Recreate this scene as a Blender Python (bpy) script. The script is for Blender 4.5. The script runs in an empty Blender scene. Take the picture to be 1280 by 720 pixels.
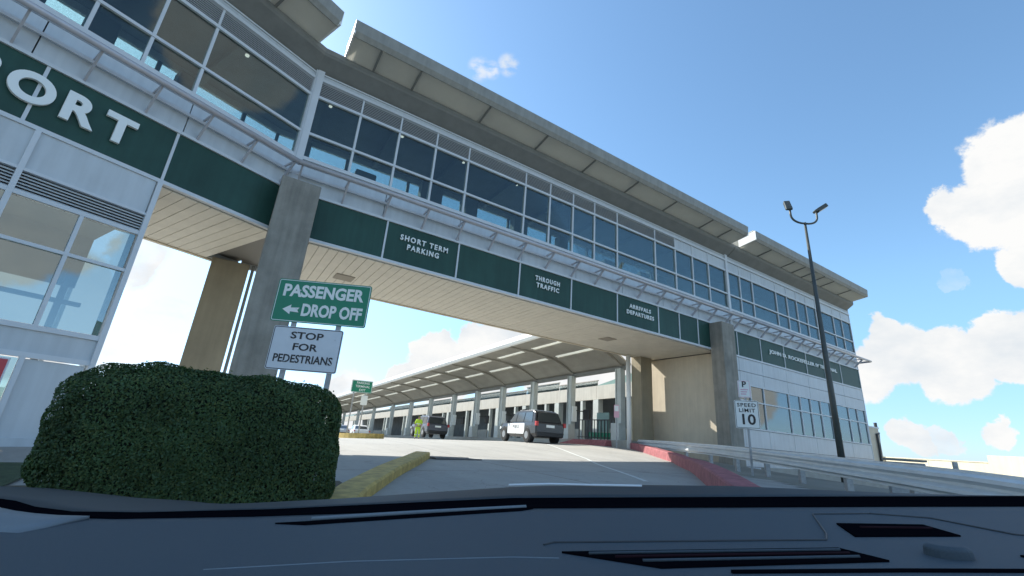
import bpy, math, random
import numpy as np
from mathutils import Matrix, Vector
random.seed(7); rng=np.random.default_rng(7)
scene=bpy.context.scene
# ------------------------------------------------------------------ camera
R=((0.833777500009804,-0.23369374857227182,-0.5002022714419049),
   (-0.5474991857585374,-0.233253533104002,-0.8036401127919379),
   (0.07113172338092,0.9439173804802727,-0.32242868476008807))
cam=bpy.data.cameras.new('camera'); camo=bpy.data.objects.new('camera',cam)
scene.collection.objects.link(camo); scene.camera=camo
camo.matrix_world=Matrix(R).to_4x4()
cam.sensor_width=36; cam.lens=558.92/1280*36; cam.clip_start=0.02; cam.clip_end=6000
# ------------------------------------------------------------------ light
SUN=Vector((-0.45,1.0,0.90)).normalized()
elev=math.asin(SUN.z); azim=math.atan2(SUN.x,SUN.y)
sl=bpy.data.lights.new('sun','SUN'); sl.energy=5.0; sl.angle=math.radians(0.53); sl.color=(1,0.95,0.86)
so=bpy.data.objects.new('sun',sl); scene.collection.objects.link(so)
so.rotation_euler=(-SUN).to_track_quat('-Z','Y').to_euler()
scene.view_settings.view_transform='Standard'; scene.view_settings.look='None'
scene.view_settings.exposure=0.76; scene.view_settings.gamma=1
W=bpy.data.worlds.new('World'); scene.world=W; W.use_nodes=True
nt=W.node_tree; nt.nodes.clear(); N=nt.nodes.new; L=nt.links.new
def mth(op,*a,clamp=False,tree=None):
    t=tree or nt; n=t.nodes.new('ShaderNodeMath'); n.operation=op; n.use_clamp=clamp
    for i,v in enumerate(a):
        if isinstance(v,(int,float)): n.inputs[i].default_value=v
        else: t.links.new(v,n.inputs[i])
    return n.outputs[0]
sky=N('ShaderNodeTexSky'); sky.sky_type='NISHITA'; sky.sun_disc=False
sky.sun_elevation=elev; sky.sun_rotation=azim; sky.altitude=300; sky.air_density=1.0; sky.dust_density=.5; sky.ozone_density=2.2
tc=N('ShaderNodeTexCoord')
def noise(scale,detail,rough,off=(0,0,0),sc=(1,1,1)):
    m=N('ShaderNodeMapping'); m.inputs['Location'].default_value=off; m.inputs['Scale'].default_value=sc
    L(tc.outputs['Generated'],m.inputs[0])
    n=N('ShaderNodeTexNoise'); n.inputs['Scale'].default_value=scale; n.inputs['Detail'].default_value=detail; n.inputs['Roughness'].default_value=rough
    L(m.outputs[0],n.inputs['Vector']); return n
nz=noise(9,7,0.62)
nb=noise(3.2,4,0.5,(3,1,2))
sub=N('ShaderNodeVectorMath'); sub.operation='SUBTRACT'; sub.inputs[1].default_value=(.5,.5,.5); L(nz.outputs['Color'],sub.inputs[0])
scl=N('ShaderNodeVectorMath'); scl.operation='SCALE'; scl.inputs['Scale'].default_value=0.10; L(sub.outputs[0],scl.inputs[0])
add=N('ShaderNodeVectorMath'); L(tc.outputs['Generated'],add.inputs[0]); L(scl.outputs[0],add.inputs[1])
nrm=N('ShaderNodeVectorMath'); nrm.operation='NORMALIZE'; L(add.outputs[0],nrm.inputs[0])
def dirv(az,el):
    az=math.radians(az); el=math.radians(el); return (math.sin(az)*math.cos(el),math.cos(az)*math.cos(el),math.sin(el))
# cumulus banks: azimuth (deg from +Y to +X), elevation, radius, strength
CL=[(86,26,4.6,1),(82.4,22.2,3.9,1),(87,20.5,5,1),(81,22.8,2.8,.95),(84,17.6,2.6,.9),(92,24,8,1),(94,13,7,1),(86,11.5,3.6,1),(78.2,17.2,1.6,.6),(86.5,15.5,3.2,1),
    (73.6,10.6,3.6,1),(77.5,9.6,3.8,1),(81.5,10.3,3.6,1),(84,8.2,3.6,1),(73,12.6,2.0,.85),(71,8.8,3.2,.95),(66,9,4,.9),
    (24,7.5,5.2,1),(29.5,9.5,5.8,1),(22.3,10.2,2.7,1),(27.2,11.2,3.0,1),(33.5,12,5.8,1),(19.3,6,3.0,1),(38,10,6,1),(14,3.5,4,.8),(44,9,6,.9),
    (-10,14.5,3.6,.8),(-5.5,9.5,2.6,.7),(-9,5.5,3,.7),(-16,8,8,.9),(-26,12,9,.9),(-40,11,9,.9),
    (73.6,3.3,1.7,.85),(75.2,3.1,1.3,.75),(78.9,3.3,1.4,.8),(82.5,3.0,1.6,.8),(88,4,2.5,.8),
    (106,8,6,.9),(122,7,6,1),(150,16,8,1),(165,11,8,.9),(200,22,10,1),(225,14,9,1),(250,24,8,.9),(280,14,10,1),(310,17,9,.9),(140,38,8,.9),(215,42,9,.9)]
mask=None
for az,el,r,s in CL:
    d=N('ShaderNodeVectorMath'); d.operation='DOT_PRODUCT'; L(nrm.outputs[0],d.inputs[0]); d.inputs[1].default_value=dirv(az,el)
    mr=N('ShaderNodeMapRange'); mr.interpolation_type='SMOOTHSTEP'
    mr.inputs['From Min'].default_value=math.cos(math.radians(r)); mr.inputs['From Max'].default_value=math.cos(math.radians(r*.66))
    mr.inputs['To Max'].default_value=s; L(d.outputs['Value'],mr.inputs['Value'])
    mask=mr.outputs[0] if mask is None else mth('MAXIMUM',mask,mr.outputs[0])
# small wisps
wn=noise(26,5,.6,(1,4,2),(1,1,2.2))
wm=None
for az,el,r in ((24.0,44.3,1.6),(28.6,45.2,1.5),(26,44.4,1.2)):
    d=N('ShaderNodeVectorMath'); d.operation='DOT_PRODUCT'; L(tc.outputs['Generated'],d.inputs[0]); d.inputs[1].default_value=dirv(az,el)
    mr=N('ShaderNodeMapRange'); mr.interpolation_type='SMOOTHSTEP'
    mr.inputs['From Min'].default_value=math.cos(math.radians(r)); mr.inputs['From Max'].default_value=math.cos(math.radians(r*.2)); L(d.outputs['Value'],mr.inputs['Value'])
    wm=mr.outputs[0] if wm is None else mth('MAXIMUM',wm,mr.outputs[0])
wis=mth('MULTIPLY',wm,mth('MULTIPLY',mth('SUBTRACT',wn.outputs['Fac'],.38),4.5,clamp=True),clamp=True)
wis=mth('MULTIPLY',wis,.75)
fine=mth('MULTIPLY_ADD',mth('SUBTRACT',nz.outputs['Fac'],.5),1.1,mask)
dens=mth('MULTIPLY',fine,mask)
dm=N('ShaderNodeMapRange'); dm.interpolation_type='SMOOTHSTEP'; dm.inputs['From Min'].default_value=.12; dm.inputs['From Max'].default_value=.74; L(dens,dm.inputs['Value'])
dens=mth('MAXIMUM',dm.outputs[0],wis)
ramp=N('ShaderNodeValToRGB'); ramp.color_ramp.elements[0].position=.32; ramp.color_ramp.elements[0].color=(.72,.79,.86,1)
ramp.color_ramp.elements[1].position=.60; ramp.color_ramp.elements[1].color=(1,1,.99,1)
cn=noise(7,6,.6,(.35,.2,.8),(1,1,1.7))
L(mth('MULTIPLY_ADD',cn.outputs['Fac'],.8,mth('MULTIPLY',nb.outputs['Fac'],.25)),ramp.inputs[0])
# overcast veil low toward the sun: thin haze mixes in
bgs=N('ShaderNodeBackground'); bgs.inputs['Strength'].default_value=.148; 
tint=N('ShaderNodeMix'); tint.data_type='RGBA'; tint.blend_type='MULTIPLY'; tint.inputs[0].default_value=1; tint.inputs[7].default_value=(.93,1.09,1.07,1)
sz=N('ShaderNodeSeparateXYZ'); L(tc.outputs['Generated'],sz.inputs[0])
hz=N('ShaderNodeMapRange'); hz.interpolation_type='SMOOTHSTEP'; hz.inputs['From Min'].default_value=-.02; hz.inputs['From Max'].default_value=.34; hz.inputs['To Min'].default_value=0; hz.inputs['To Max'].default_value=1.0; L(sz.outputs['Z'],hz.inputs['Value'])
hm=N('ShaderNodeMix'); hm.data_type='RGBA'; hm.inputs[6].default_value=(.56,.60,.86,1); hm.inputs[7].default_value=(1,1,1,1); L(hz.outputs[0],hm.inputs[0])
hv=N('ShaderNodeMix'); hv.data_type='RGBA'; hv.blend_type='MULTIPLY'; hv.inputs[0].default_value=1; L(sky.outputs[0],hv.inputs[6]); L(hm.outputs[2],hv.inputs[7])
L(hv.outputs[2],tint.inputs[6]); L(tint.outputs[2],bgs.inputs['Color'])
bgc=N('ShaderNodeBackground'); bgc.inputs['Strength'].default_value=.58; L(ramp.outputs[0],bgc.inputs['Color'])
mx=N('ShaderNodeMixShader'); L(dens,mx.inputs[0]); L(bgs.outputs[0],mx.inputs[1]); L(bgc.outputs[0],mx.inputs[2])
wo=N('ShaderNodeOutputWorld'); L(mx.outputs[0],wo.inputs[0])
scene.cycles.max_bounces=8; scene.cycles.transparent_max_bounces=16

# ------------------------------------------------------------------ materials
MT={}
def mat(name,col,rough=.6,metal=0,noise_s=None,noise_a=.12,bump=0,bs=40,streak=0,spec=.5,dirt=None):
    m=bpy.data.materials.new(name); m.use_nodes=True; t=m.node_tree; b=t.nodes['Principled BSDF']
    b.inputs['Roughness'].default_value=rough; b.inputs['Metallic'].default_value=metal; b.inputs['Specular IOR Level'].default_value=spec
    c=(*col,1); b.inputs['Base Color'].default_value=c
    g=t.nodes.new('ShaderNodeNewGeometry')
    out=None
    if noise_s:
        n=t.nodes.new('ShaderNodeTexNoise'); n.inputs['Scale'].default_value=noise_s; n.inputs['Detail'].default_value=6; n.inputs['Roughness'].default_value=.65
        t.links.new(g.outputs['Position'],n.inputs['Vector'])
        r=t.nodes.new('ShaderNodeValToRGB'); r.color_ramp.elements[0].position=.3; r.color_ramp.elements[1].position=.72
        r.color_ramp.elements[0].color=(*[x*(1-noise_a) for x in col],1); r.color_ramp.elements[1].color=(*[min(1,x*(1+noise_a)) for x in col],1)
        t.links.new(n.outputs['Fac'],r.inputs[0]); out=r.outputs[0]
    if streak:
        mp=t.nodes.new('ShaderNodeMapping'); mp.inputs['Scale'].default_value=(5,5,.35); t.links.new(g.outputs['Position'],mp.inputs[0])
        n=t.nodes.new('ShaderNodeTexNoise'); n.inputs['Scale'].default_value=1.3; n.inputs['Detail'].default_value=7; t.links.new(mp.outputs[0],n.inputs['Vector'])
        r=t.nodes.new('ShaderNodeValToRGB'); r.color_ramp.elements[0].position=.35; r.color_ramp.elements[1].position=.65
        r.color_ramp.elements[0].color=(1-streak,)*3+(1,); r.color_ramp.elements[1].color=(1,1,1,1); t.links.new(n.outputs['Fac'],r.inputs[0])
        mm=t.nodes.new('ShaderNodeMix'); mm.data_type='RGBA'; mm.blend_type='MULTIPLY'; mm.inputs[0].default_value=1
        if out: t.links.new(out,mm.inputs[6])
        else: mm.inputs[6].default_value=c
        t.links.new(r.outputs[0],mm.inputs[7]); out=mm.outputs[2]
    if out: t.links.new(out,b.inputs['Base Color'])
    if bump:
        n=t.nodes.new('ShaderNodeTexNoise'); n.inputs['Scale'].default_value=bs; n.inputs['Detail'].default_value=5
        t.links.new(g.outputs['Position'],n.inputs['Vector'])
        bp=t.nodes.new('ShaderNodeBump'); bp.inputs['Strength'].default_value=bump; bp.inputs['Distance'].default_value=.02
        t.links.new(n.outputs['Fac'],bp.inputs['Height']); t.links.new(bp.outputs[0],b.inputs['Normal'])
    MT[name]=m; return m
def glass(name,tint,gl=.12,rough=.0,glcol=(1,1,1),k=.75):
    m=bpy.data.materials.new(name); m.use_nodes=True; t=m.node_tree; t.nodes.clear()
    tr=t.nodes.new('ShaderNodeBsdfTransparent'); tr.inputs[0].default_value=(*tint,1)
    gg=t.nodes.new('ShaderNodeBsdfGlossy'); gg.inputs['Roughness'].default_value=rough; gg.inputs['Color'].default_value=(*glcol,1)
    fr=t.nodes.new('ShaderNodeLayerWeight'); fr.inputs['Blend'].default_value=.28
    f=mth('MULTIPLY_ADD',fr.outputs['Fresnel'],k,gl,tree=t,clamp=True)
    mx=t.nodes.new('ShaderNodeMixShader'); t.links.new(f,mx.inputs[0]); t.links.new(tr.outputs[0],mx.inputs[1]); t.links.new(gg.outputs[0],mx.inputs[2])
    o=t.nodes.new('ShaderNodeOutputMaterial'); t.links.new(mx.outputs[0],o.inputs[0]); MT[name]=m; return m
def translucent(name,col,f=.5):
    m=mat(name,col,.5,noise_s=3,noise_a=.06); t=m.node_tree; b=t.nodes['Principled BSDF']
    tl=t.nodes.new('ShaderNodeBsdfTranslucent'); tl.inputs[0].default_value=(*col,1)
    mx=t.nodes.new('ShaderNodeMixShader'); mx.inputs[0].default_value=f
    t.links.new(b.outputs[0],mx.inputs[1]); t.links.new(tl.outputs[0],mx.inputs[2]); t.links.new(mx.outputs[0],t.nodes['Material Output'].inputs[0]); return m
mat('white_metal',(.60,.63,.65),.45,noise_s=1.5,noise_a=.05)
mat('white_panel',(.54,.58,.60),.4,noise_s=.6,noise_a=.08,streak=.10)
mat('green_panel',(.026,.078,.062),.45,noise_s=.5,noise_a=.22,spec=.25,streak=.14)
mat('letter_white',(.80,.84,.82),.5)
mat('column_concrete',(.29,.275,.235),.85,noise_s=1.1,noise_a=.24,bump=.5,bs=25,streak=.22)
mat('pier_brown',(.33,.285,.20),.85,noise_s=1.2,noise_a=.1,bump=.2,streak=.12)
mat('beige_render',(.62,.55,.43),.85,noise_s=1.2,noise_a=.07,bump=.2,streak=.08)
mat('soffit_beige',(.63,.59,.50),.6,noise_s=2,noise_a=.07)
mat('soffit_gap',(.30,.27,.22),.8)
mat('roof_grey',(.30,.30,.27),.6,noise_s=2,noise_a=.1,streak=.15)
mat('roof_dark',(.20,.205,.19),.65,noise_s=2,noise_a=.12)
translucent('eave_panel',(.70,.70,.66),.55)
translucent('skylight_panel',(.80,.80,.74),.62)
mat('louver',(.58,.61,.62),.5)
mat('dark_gap',(.07,.075,.08),.8)
mat('tube_metal',(.50,.50,.53),.4,.2,noise_s=4,noise_a=.08)
mat('interior',(.17,.195,.21),.8,noise_s=1,noise_a=.2)
mat('interior_floor',(.20,.19,.17),.6)
glass('window_glass',(.64,.72,.72),.05,glcol=(.72,.76,.78),k=.42)
glass('low_glass',(.50,.60,.62),.20,glcol=(.72,.78,.78))
glass('clear_glass',(.80,.88,.88),.05)
mat('canopy_paint',(.34,.325,.28),.65,noise_s=.8,noise_a=.15)
mat('canopy_white',(.78,.79,.76),.5,noise_s=1,noise_a=.05)
mat('band_cream',(.52,.50,.44),.8,noise_s=1.1,noise_a=.08,streak=.1)
mat('column_pale',(.50,.54,.52),.6,noise_s=2,noise_a=.1)
mat('counter',(.34,.335,.30),.8,noise_s=2,noise_a=.12)
mat('sign_green',(.0,.20,.105),.4,noise_s=3,noise_a=.06)
mat('sign_white',(.62,.65,.68),.4,noise_s=4,noise_a=.05)
mat('sign_black',(.02,.02,.022),.5)
mat('sign_bright',(.78,.80,.76),.4)
mat('sign_pink',(.70,.40,.48),.5)
mat('galvanized',(.60,.64,.65),.5,.25,noise_s=3,noise_a=.08)
mat('post_steel',(.36,.37,.37),.55,.4,noise_s=9,noise_a=.25)
mat('pole_bronze',(.07,.08,.075),.5,.3,noise_s=4,noise_a=.2)
mat('lamp_glass',(.75,.62,.42),.25)
mat('yellow_paint',(.52,.37,.11),.75,noise_s=6,noise_a=.34,bump=.5,bs=30,streak=.2)
mat('red_paint',(.36,.12,.13),.75,noise_s=5,noise_a=.34,bump=.4,streak=.2)
mat('line_paint',(.58,.60,.57),.8,noise_s=12,noise_a=.25)
mat('black_plastic',(.018,.02,.022),.5)
mat('steel_dark',(.05,.055,.06),.6)
mat('tyre',(.02,.02,.02),.9)
mat('rim',(.30,.31,.32),.35,.6)
mat('paint_white',(.80,.81,.80),.25,spec=.6)
mat('paint_dark',(.018,.02,.026),.22,spec=.7)
mat('paint_grey',(.11,.12,.145),.25,.3)
mat('paint_silver',(.42,.45,.50),.28,.4)
mat('car_glass',(.03,.04,.045),.05,spec=1)
mat('tail_red',(.45,.03,.03),.3)
mat('hivis',(.50,.72,.05),.8)
mat('reflective',(.75,.77,.72),.4)
mat('skin',(.36,.21,.15),.6)
mat('hair',(.03,.02,.015),.8)
mat('teal_panel',(.16,.27,.25),.5)
mat('poster_red',(.50,.05,.06),.4)
mat('dash_vinyl',(.050,.070,.086),.7,noise_s=300,noise_a=.10,bump=.25,bs=900,spec=.45)
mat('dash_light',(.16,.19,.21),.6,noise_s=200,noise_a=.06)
mat('dash_black',(.004,.004,.006),.9,spec=.0)
mat('dash_red',(.022,.010,.014),.8,spec=.05)
mat('cowl',(.026,.036,.043),.6,spec=.3)
mat('glare_white',(.75,.77,.78),.2,spec=.7)  # white for the painted glare line at the windscreen foot
m_=mat('downlight',(.8,.8,.75)); m_.node_tree.nodes['Principled BSDF'].inputs['Emission Color'].default_value=(1,.95,.85,1); m_.node_tree.nodes['Principled BSDF'].inputs['Emission Strength'].default_value=.7
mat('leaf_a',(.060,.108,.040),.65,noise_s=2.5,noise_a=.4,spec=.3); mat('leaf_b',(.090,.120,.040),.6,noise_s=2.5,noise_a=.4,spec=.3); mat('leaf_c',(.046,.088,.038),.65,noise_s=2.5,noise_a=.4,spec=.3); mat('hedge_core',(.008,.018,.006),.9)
mat('bark',(.10,.07,.05),.9); mat('grate',(.16,.15,.14),.6,.5)
mat('soil',(.10,.085,.06),.95,noise_s=6,noise_a=.3,bump=.6)
mat('parking_cream',(.74,.67,.50),.8,noise_s=.3,noise_a=.06,streak=.08)
mat('chair_blue',(.25,.42,.46),.6)
for nm,tc2 in (('leaf_a',(.05,.12,.02)),('leaf_b',(.09,.2,.03))):
    t=MT[nm].node_tree; b=t.nodes['Principled BSDF']; tl=t.nodes.new('ShaderNodeBsdfTranslucent'); tl.inputs[0].default_value=(*tc2,1)
    mx2=t.nodes.new('ShaderNodeMixShader'); mx2.inputs[0].default_value=.3
    t.links.new(b.outputs[0],mx2.inputs[1]); t.links.new(tl.outputs[0],mx2.inputs[2]); t.links.new(mx2.outputs[0],t.nodes['Material Output'].inputs[0])
def road_mat(name,col,jx,jy,crack=.5):
    m=mat(name,col,.85,bump=.35,bs=60); t=m.node_tree; b=t.nodes['Principled BSDF']; g=t.nodes.new('ShaderNodeNewGeometry')
    def nz(s,d,sc=(1,1,1)):
        mp=t.nodes.new('ShaderNodeMapping'); mp.inputs['Scale'].default_value=sc; mp.inputs['Rotation'].default_value=(0,0,math.radians(-8)); t.links.new(g.outputs['Position'],mp.inputs[0])
        n=t.nodes.new('ShaderNodeTexNoise'); n.inputs['Scale'].default_value=s; n.inputs['Detail'].default_value=d; n.inputs['Roughness'].default_value=.7; t.links.new(mp.outputs[0],n.inputs['Vector']); return n.outputs['Fac']
    a=nz(.25,4); c=nz(9,6); e=nz(1.2,5,(1,.12,1))
    v=mth('MULTIPLY_ADD',a,.45,mth('MULTIPLY_ADD',c,.35,mth('MULTIPLY',e,.5,tree=t),tree=t),tree=t)
    r=t.nodes.new('ShaderNodeValToRGB'); r.color_ramp.elements[0].position=.42; r.color_ramp.elements[1].position=.88
    r.color_ramp.elements[0].color=(*[x*.74 for x in col],1); r.color_ramp.elements[1].color=(*[x*1.15 for x in col],1); t.links.new(v,r.inputs[0])
    br=t.nodes.new('ShaderNodeTexBrick'); br.offset=0; br.inputs['Scale'].default_value=1; br.inputs['Brick Width'].default_value=jx; br.inputs['Row Height'].default_value=jy
    br.inputs['Mortar Size'].default_value=.018; br.inputs['Color1'].default_value=br.inputs['Color2'].default_value=(1,1,1,1); br.inputs['Mortar'].default_value=(.45,.44,.42,1)
    mp=t.nodes.new('ShaderNodeMapping'); mp.inputs['Rotation'].default_value=(0,0,math.radians(5)); t.links.new(g.outputs['Position'],mp.inputs[0]); t.links.new(mp.outputs[0],br.inputs['Vector'])
    mm=t.nodes.new('ShaderNodeMix'); mm.data_type='RGBA'; mm.blend_type='MULTIPLY'; mm.inputs[0].default_value=1
    vo=t.nodes.new('ShaderNodeTexVoronoi'); vo.feature='DISTANCE_TO_EDGE'; vo.inputs['Scale'].default_value=.33
    wv=t.nodes.new('ShaderNodeVectorMath'); wn_=t.nodes.new('ShaderNodeTexNoise'); wn_.inputs['Scale'].default_value=1.5; wn_.inputs['Detail'].default_value=6; t.links.new(g.outputs['Position'],wn_.inputs['Vector'])
    t.links.new(g.outputs['Position'],wv.inputs[0]); t.links.new(wn_.outputs['Color'],wv.inputs[1]); t.links.new(wv.outputs[0],vo.inputs['Vector'])
    ck=mth('MULTIPLY_ADD',vo.outputs['Distance'],90,.68,tree=t,clamp=True)
    st=nz(.8,8); st=mth('MULTIPLY_ADD',mth('SUBTRACT',st,.62,tree=t),-6,1,tree=t,clamp=True); st=mth('MAXIMUM',st,.66,tree=t); ck=mth('MULTIPLY',ck,st,tree=t)
    m3=t.nodes.new('ShaderNodeMix'); m3.data_type='RGBA'; m3.blend_type='MULTIPLY'; m3.inputs[0].default_value=1; t.links.new(r.outputs[0],m3.inputs[6]); t.links.new(ck,m3.inputs[7])
    t.links.new(m3.outputs[2],mm.inputs[6]); t.links.new(br.outputs['Color'],mm.inputs[7]); t.links.new(mm.outputs[2],b.inputs['Base Color'])
    return m
road_mat('road_concrete',(.36,.352,.322),5.5,4.6)
mat('ground_mat',(.20,.20,.17),.95,noise_s=.15,noise_a=.25,bump=.3)

# ------------------------------------------------------------------ helpers
COL=scene.collection
class MB:
    def __init__(s): s.v=[]; s.f=[]; s.m=[]
    def quad(s,*p):
        b=len(s.v); s.v+= [tuple(q) for q in p]; s.f.append(tuple(range(b,b+len(p)))); s.m.append(s.cm if hasattr(s,'cm') else 0); return s
    def hexa(s,p):  # 8 points: bottom 4 ccw, top 4 ccw
        b=len(s.v); s.v+=[tuple(q) for q in p]
        for f in ((3,2,1,0),(4,5,6,7),(0,1,5,4),(1,2,6,5),(2,3,7,6),(3,0,4,7)): s.f.append(tuple(b+i for i in f)); s.m.append(s.cm if hasattr(s,'cm') else 0)
        return s
    def box(s,x0,x1,y0,y1,z0,z1):
        return s.hexa([(x0,y0,z0),(x1,y0,z0),(x1,y1,z0),(x0,y1,z0),(x0,y0,z1),(x1,y0,z1),(x1,y1,z1),(x0,y1,z1)])
    def extr(s,prof,x0,x1,sh=None):  # closed profile [(y,z)..], extruded along x
        b=len(s.v); n=len(prof)
        for x in (x0,x1):
            for y,z in prof: s.v.append((x,y,z+(sh(x) if sh else 0)))
        for i in range(n):
            j=(i+1)%n; s.f.append((b+i,b+j,b+n+j,b+n+i)); s.m.append(0)
        s.f.append(tuple(b+i for i in range(n))[::-1]); s.f.append(tuple(b+n+i for i in range(n))); s.m+=[0,0]
        return s
    def tube(s,pts,r,n=10,caps=True):
        pts=[Vector(p) for p in pts]; b=len(s.v); rr=r if isinstance(r,(list,tuple)) else [r]*len(pts)
        pv=None
        for i,p in enumerate(pts):
            t=(pts[min(i+1,len(pts)-1)]-pts[max(i-1,0)]).normalized()
            if pv is None: pv=t.orthogonal().normalized()
            pv=(pv-t*pv.dot(t)).normalized(); w=t.cross(pv)
            for k in range(n):
                a=2*math.pi*k/n; s.v.append(tuple(p+(pv*math.cos(a)+w*math.sin(a))*rr[i]))
        for i in range(len(pts)-1):
            for k in range(n):
                k2=(k+1)%n; s.f.append((b+i*n+k,b+i*n+k2,b+(i+1)*n+k2,b+(i+1)*n+k)); s.m.append(0)
        if caps:
            s.f.append(tuple(b+k for k in range(n))[::-1]); s.f.append(tuple(b+(len(pts)-1)*n+k for k in range(n))); s.m+=[0,0]
        return s
    def cyl(s,a,b_,r,n=16): return s.tube([a,b_],r,n)
    def mesh(s,name,mats,smooth=False):
        me=bpy.data.meshes.new(name); me.from_pydata(s.v,[],s.f)
        for m in (mats if isinstance(mats,(list,tuple)) else [mats]): me.materials.append(MT[m])
        if any(s.m): me.polygons.foreach_set('material_index',s.m)
        if smooth: me.polygons.foreach_set('use_smooth',[True]*len(me.polygons))
        me.update(); return me
    def obj(s,name,mats,parent=None,bevel=0,smooth=False,loc=None,**k):
        o=bpy.data.objects.new(name,s.mesh(name,mats,smooth)); COL.objects.link(o); o.parent=parent
        if loc: o.location=loc
        if bevel:
            b=o.modifiers.new('bevel','BEVEL'); b.width=bevel; b.segments=2; b.limit_method='ANGLE'
        for q,v in k.items(): o[q]=v
        return o
def inst(me,name,parent,loc=(0,0,0),rot=(0,0,0),sc=None):
    o=bpy.data.objects.new(name,me); COL.objects.link(o); o.parent=parent; o.location=loc; o.rotation_euler=rot
    if sc: o.scale=sc
    return o
def thing(name,label,cat,loc=(0,0,0),rz=0,group=None):
    o=bpy.data.objects.new(name,None); COL.objects.link(o); o.location=loc; o.rotation_euler=(0,0,rz); o.empty_display_size=.2
    o['label']=label; o['category']=cat
    if group: o['group']=group
    return o
def tag(o,label,cat,group=None):
    o['label']=label; o['category']=cat
    if group: o['group']=group
    return o
def copy_tree(o,parent=None):
    c=o.copy(); COL.objects.link(c); c.parent=parent
    for ch in [q for q in COL.objects if q.parent==o]: copy_tree(ch,c)
    return c
def text(s,size,m,parent,loc,rot=(math.pi/2,0,0),name='lettering',bold=.0,ext=.01,sx=1,al='CENTER',sp=1.0,line=None,width=None,caph=None,res=3,split=False):
    c=bpy.data.curves.new(name,'FONT'); c.body=s; c.size=size; c.align_x=al; c.align_y='CENTER'; c.extrude=ext; c.offset=bold; c.space_character=sp
    if line: c.space_line=line
    c.resolution_u=res
    t=bpy.data.objects.new('tmp',c); COL.objects.link(t)
    me=bpy.data.meshes.new_from_object(t.evaluated_get(bpy.context.evaluated_depsgraph_get()))
    bpy.data.objects.remove(t); me.materials.clear(); me.materials.append(MT[m])
    vs=[v.co for v in me.vertices]; w=max(v.x for v in vs)-min(v.x for v in vs); hh=max(v.y for v in vs)-min(v.y for v in vs)
    if width: sx=width/w
    sy=caph/hh if caph else 1
    if split:
        nv=len(me.vertices); par=list(range(nv))
        def fd(a):
            while par[a]!=a: par[a]=par[par[a]]; a=par[a]
            return a
        for e in me.edges:
            a,b=fd(e.vertices[0]),fd(e.vertices[1])
            if a!=b: par[a]=b
        gr={}
        for p in me.polygons: gr.setdefault(fd(p.vertices[0]),[]).append(tuple(p.vertices))
        for k_,fs in gr.items():
            ids=sorted({v for f in fs for v in f}); mp={v:i for i,v in enumerate(ids)}
            m2=bpy.data.meshes.new('letter'); m2.from_pydata([tuple(me.vertices[v].co) for v in ids],[],[tuple(mp[v] for v in f) for f in fs]); m2.materials.append(MT[m])
            inst(m2,'letter',parent,loc,rot,(sx,sy,1))
        return None
    o=inst(me,name,parent,loc,rot,(sx,sy,1)); return o
# terrain: thin plate spline through measured ground heights
CP=[(0,0,-1.15),(-6,-4,-1.3),(-8,4,-1.15),(0,6,-.93),(-4,10,-.85),(0,12,-.72),(3,12,-.63),(6.5,12,-.60),(10.5,12,-.53),(13.5,12,-.44),(15.6,12,-.39),(19.5,15,-.14),(12.2,5.8,-.5),
    (8.8,2.7,-.63),(6.9,1.2,-.72),(5,-6,-1.15),(14,-4,-1.1),(17,21,.02),(19.5,19.5,.08),(20,24,.05),(19,37,-.28),(15,31,-.28),(10,24,-.32),(10,32,-.55),(5,20,-.5),(15,50,-.72),(20,60,-.95),
    (-6,25,-.9),(-12,45,-1.2),(10,60,-1.15),(28,12,-.9),(26,4,-1.0),(40,10,-1.3),(40,-6,-1.4),(30,30,-.3),(30,50,-.8),(24,84,-1.5),(-20,10,-1.3),(-20,-10,-1.4),(20,-20,-1.5)]
_P=np.array(CP); _n=len(CP)
def _K(d2): return np.where(d2>1e-9,d2*np.log(np.maximum(d2,1e-9)),0)
_d=((_P[:,None,:2]-_P[None,:,:2])**2).sum(-1)
_A=np.zeros((_n+3,_n+3)); _A[:_n,:_n]=_K(_d)+np.eye(_n)*6; _A[:_n,_n]=1; _A[:_n,_n+1:]=_P[:,:2]; _A[_n:,:_n]=_A[:_n,_n:].T
_w=np.linalg.solve(_A,np.concatenate([_P[:,2],[0,0,0]]))
def H(x,y):
    x=np.asarray(x,float); y=np.asarray(y,float)
    d2=(x[...,None]-_P[:,0])**2+(y[...,None]-_P[:,1])**2
    z=_K(d2)@_w[:_n]+_w[_n]+_w[_n+1]*x+_w[_n+2]*y
    r=np.hypot(x-8,y-18); k=np.clip((r-42)/50,0,1); k=k*k*(3-2*k)
    return np.clip(z,-2,.4)*(1-k)+(-1.7)*k
def h(x,y): return float(H(x,y))
def sheet(name,xs,ys,m,dz=0,f=None):
    X,Y=np.meshgrid(xs,ys); Z=H(X,Y)+dz; nx,ny=len(xs),len(ys)
    v=np.stack([X,Y,Z],-1).reshape(-1,3); i=np.arange(nx*ny).reshape(ny,nx)
    q=np.stack([i[:-1,:-1],i[:-1,1:],i[1:,1:],i[1:,:-1]],-1).reshape(-1,4)
    if f is not None:
        c=v[q].mean(1); q=q[f(c[:,0],c[:,1])]
    me=bpy.data.meshes.new(name); me.from_pydata(v.tolist(),[],q.tolist()); me.materials.append(MT[m]); me.polygons.foreach_set('use_smooth',[True]*len(me.polygons))
    o=bpy.data.objects.new(name,me); COL.objects.link(o); o['kind']='structure'; return o
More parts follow.
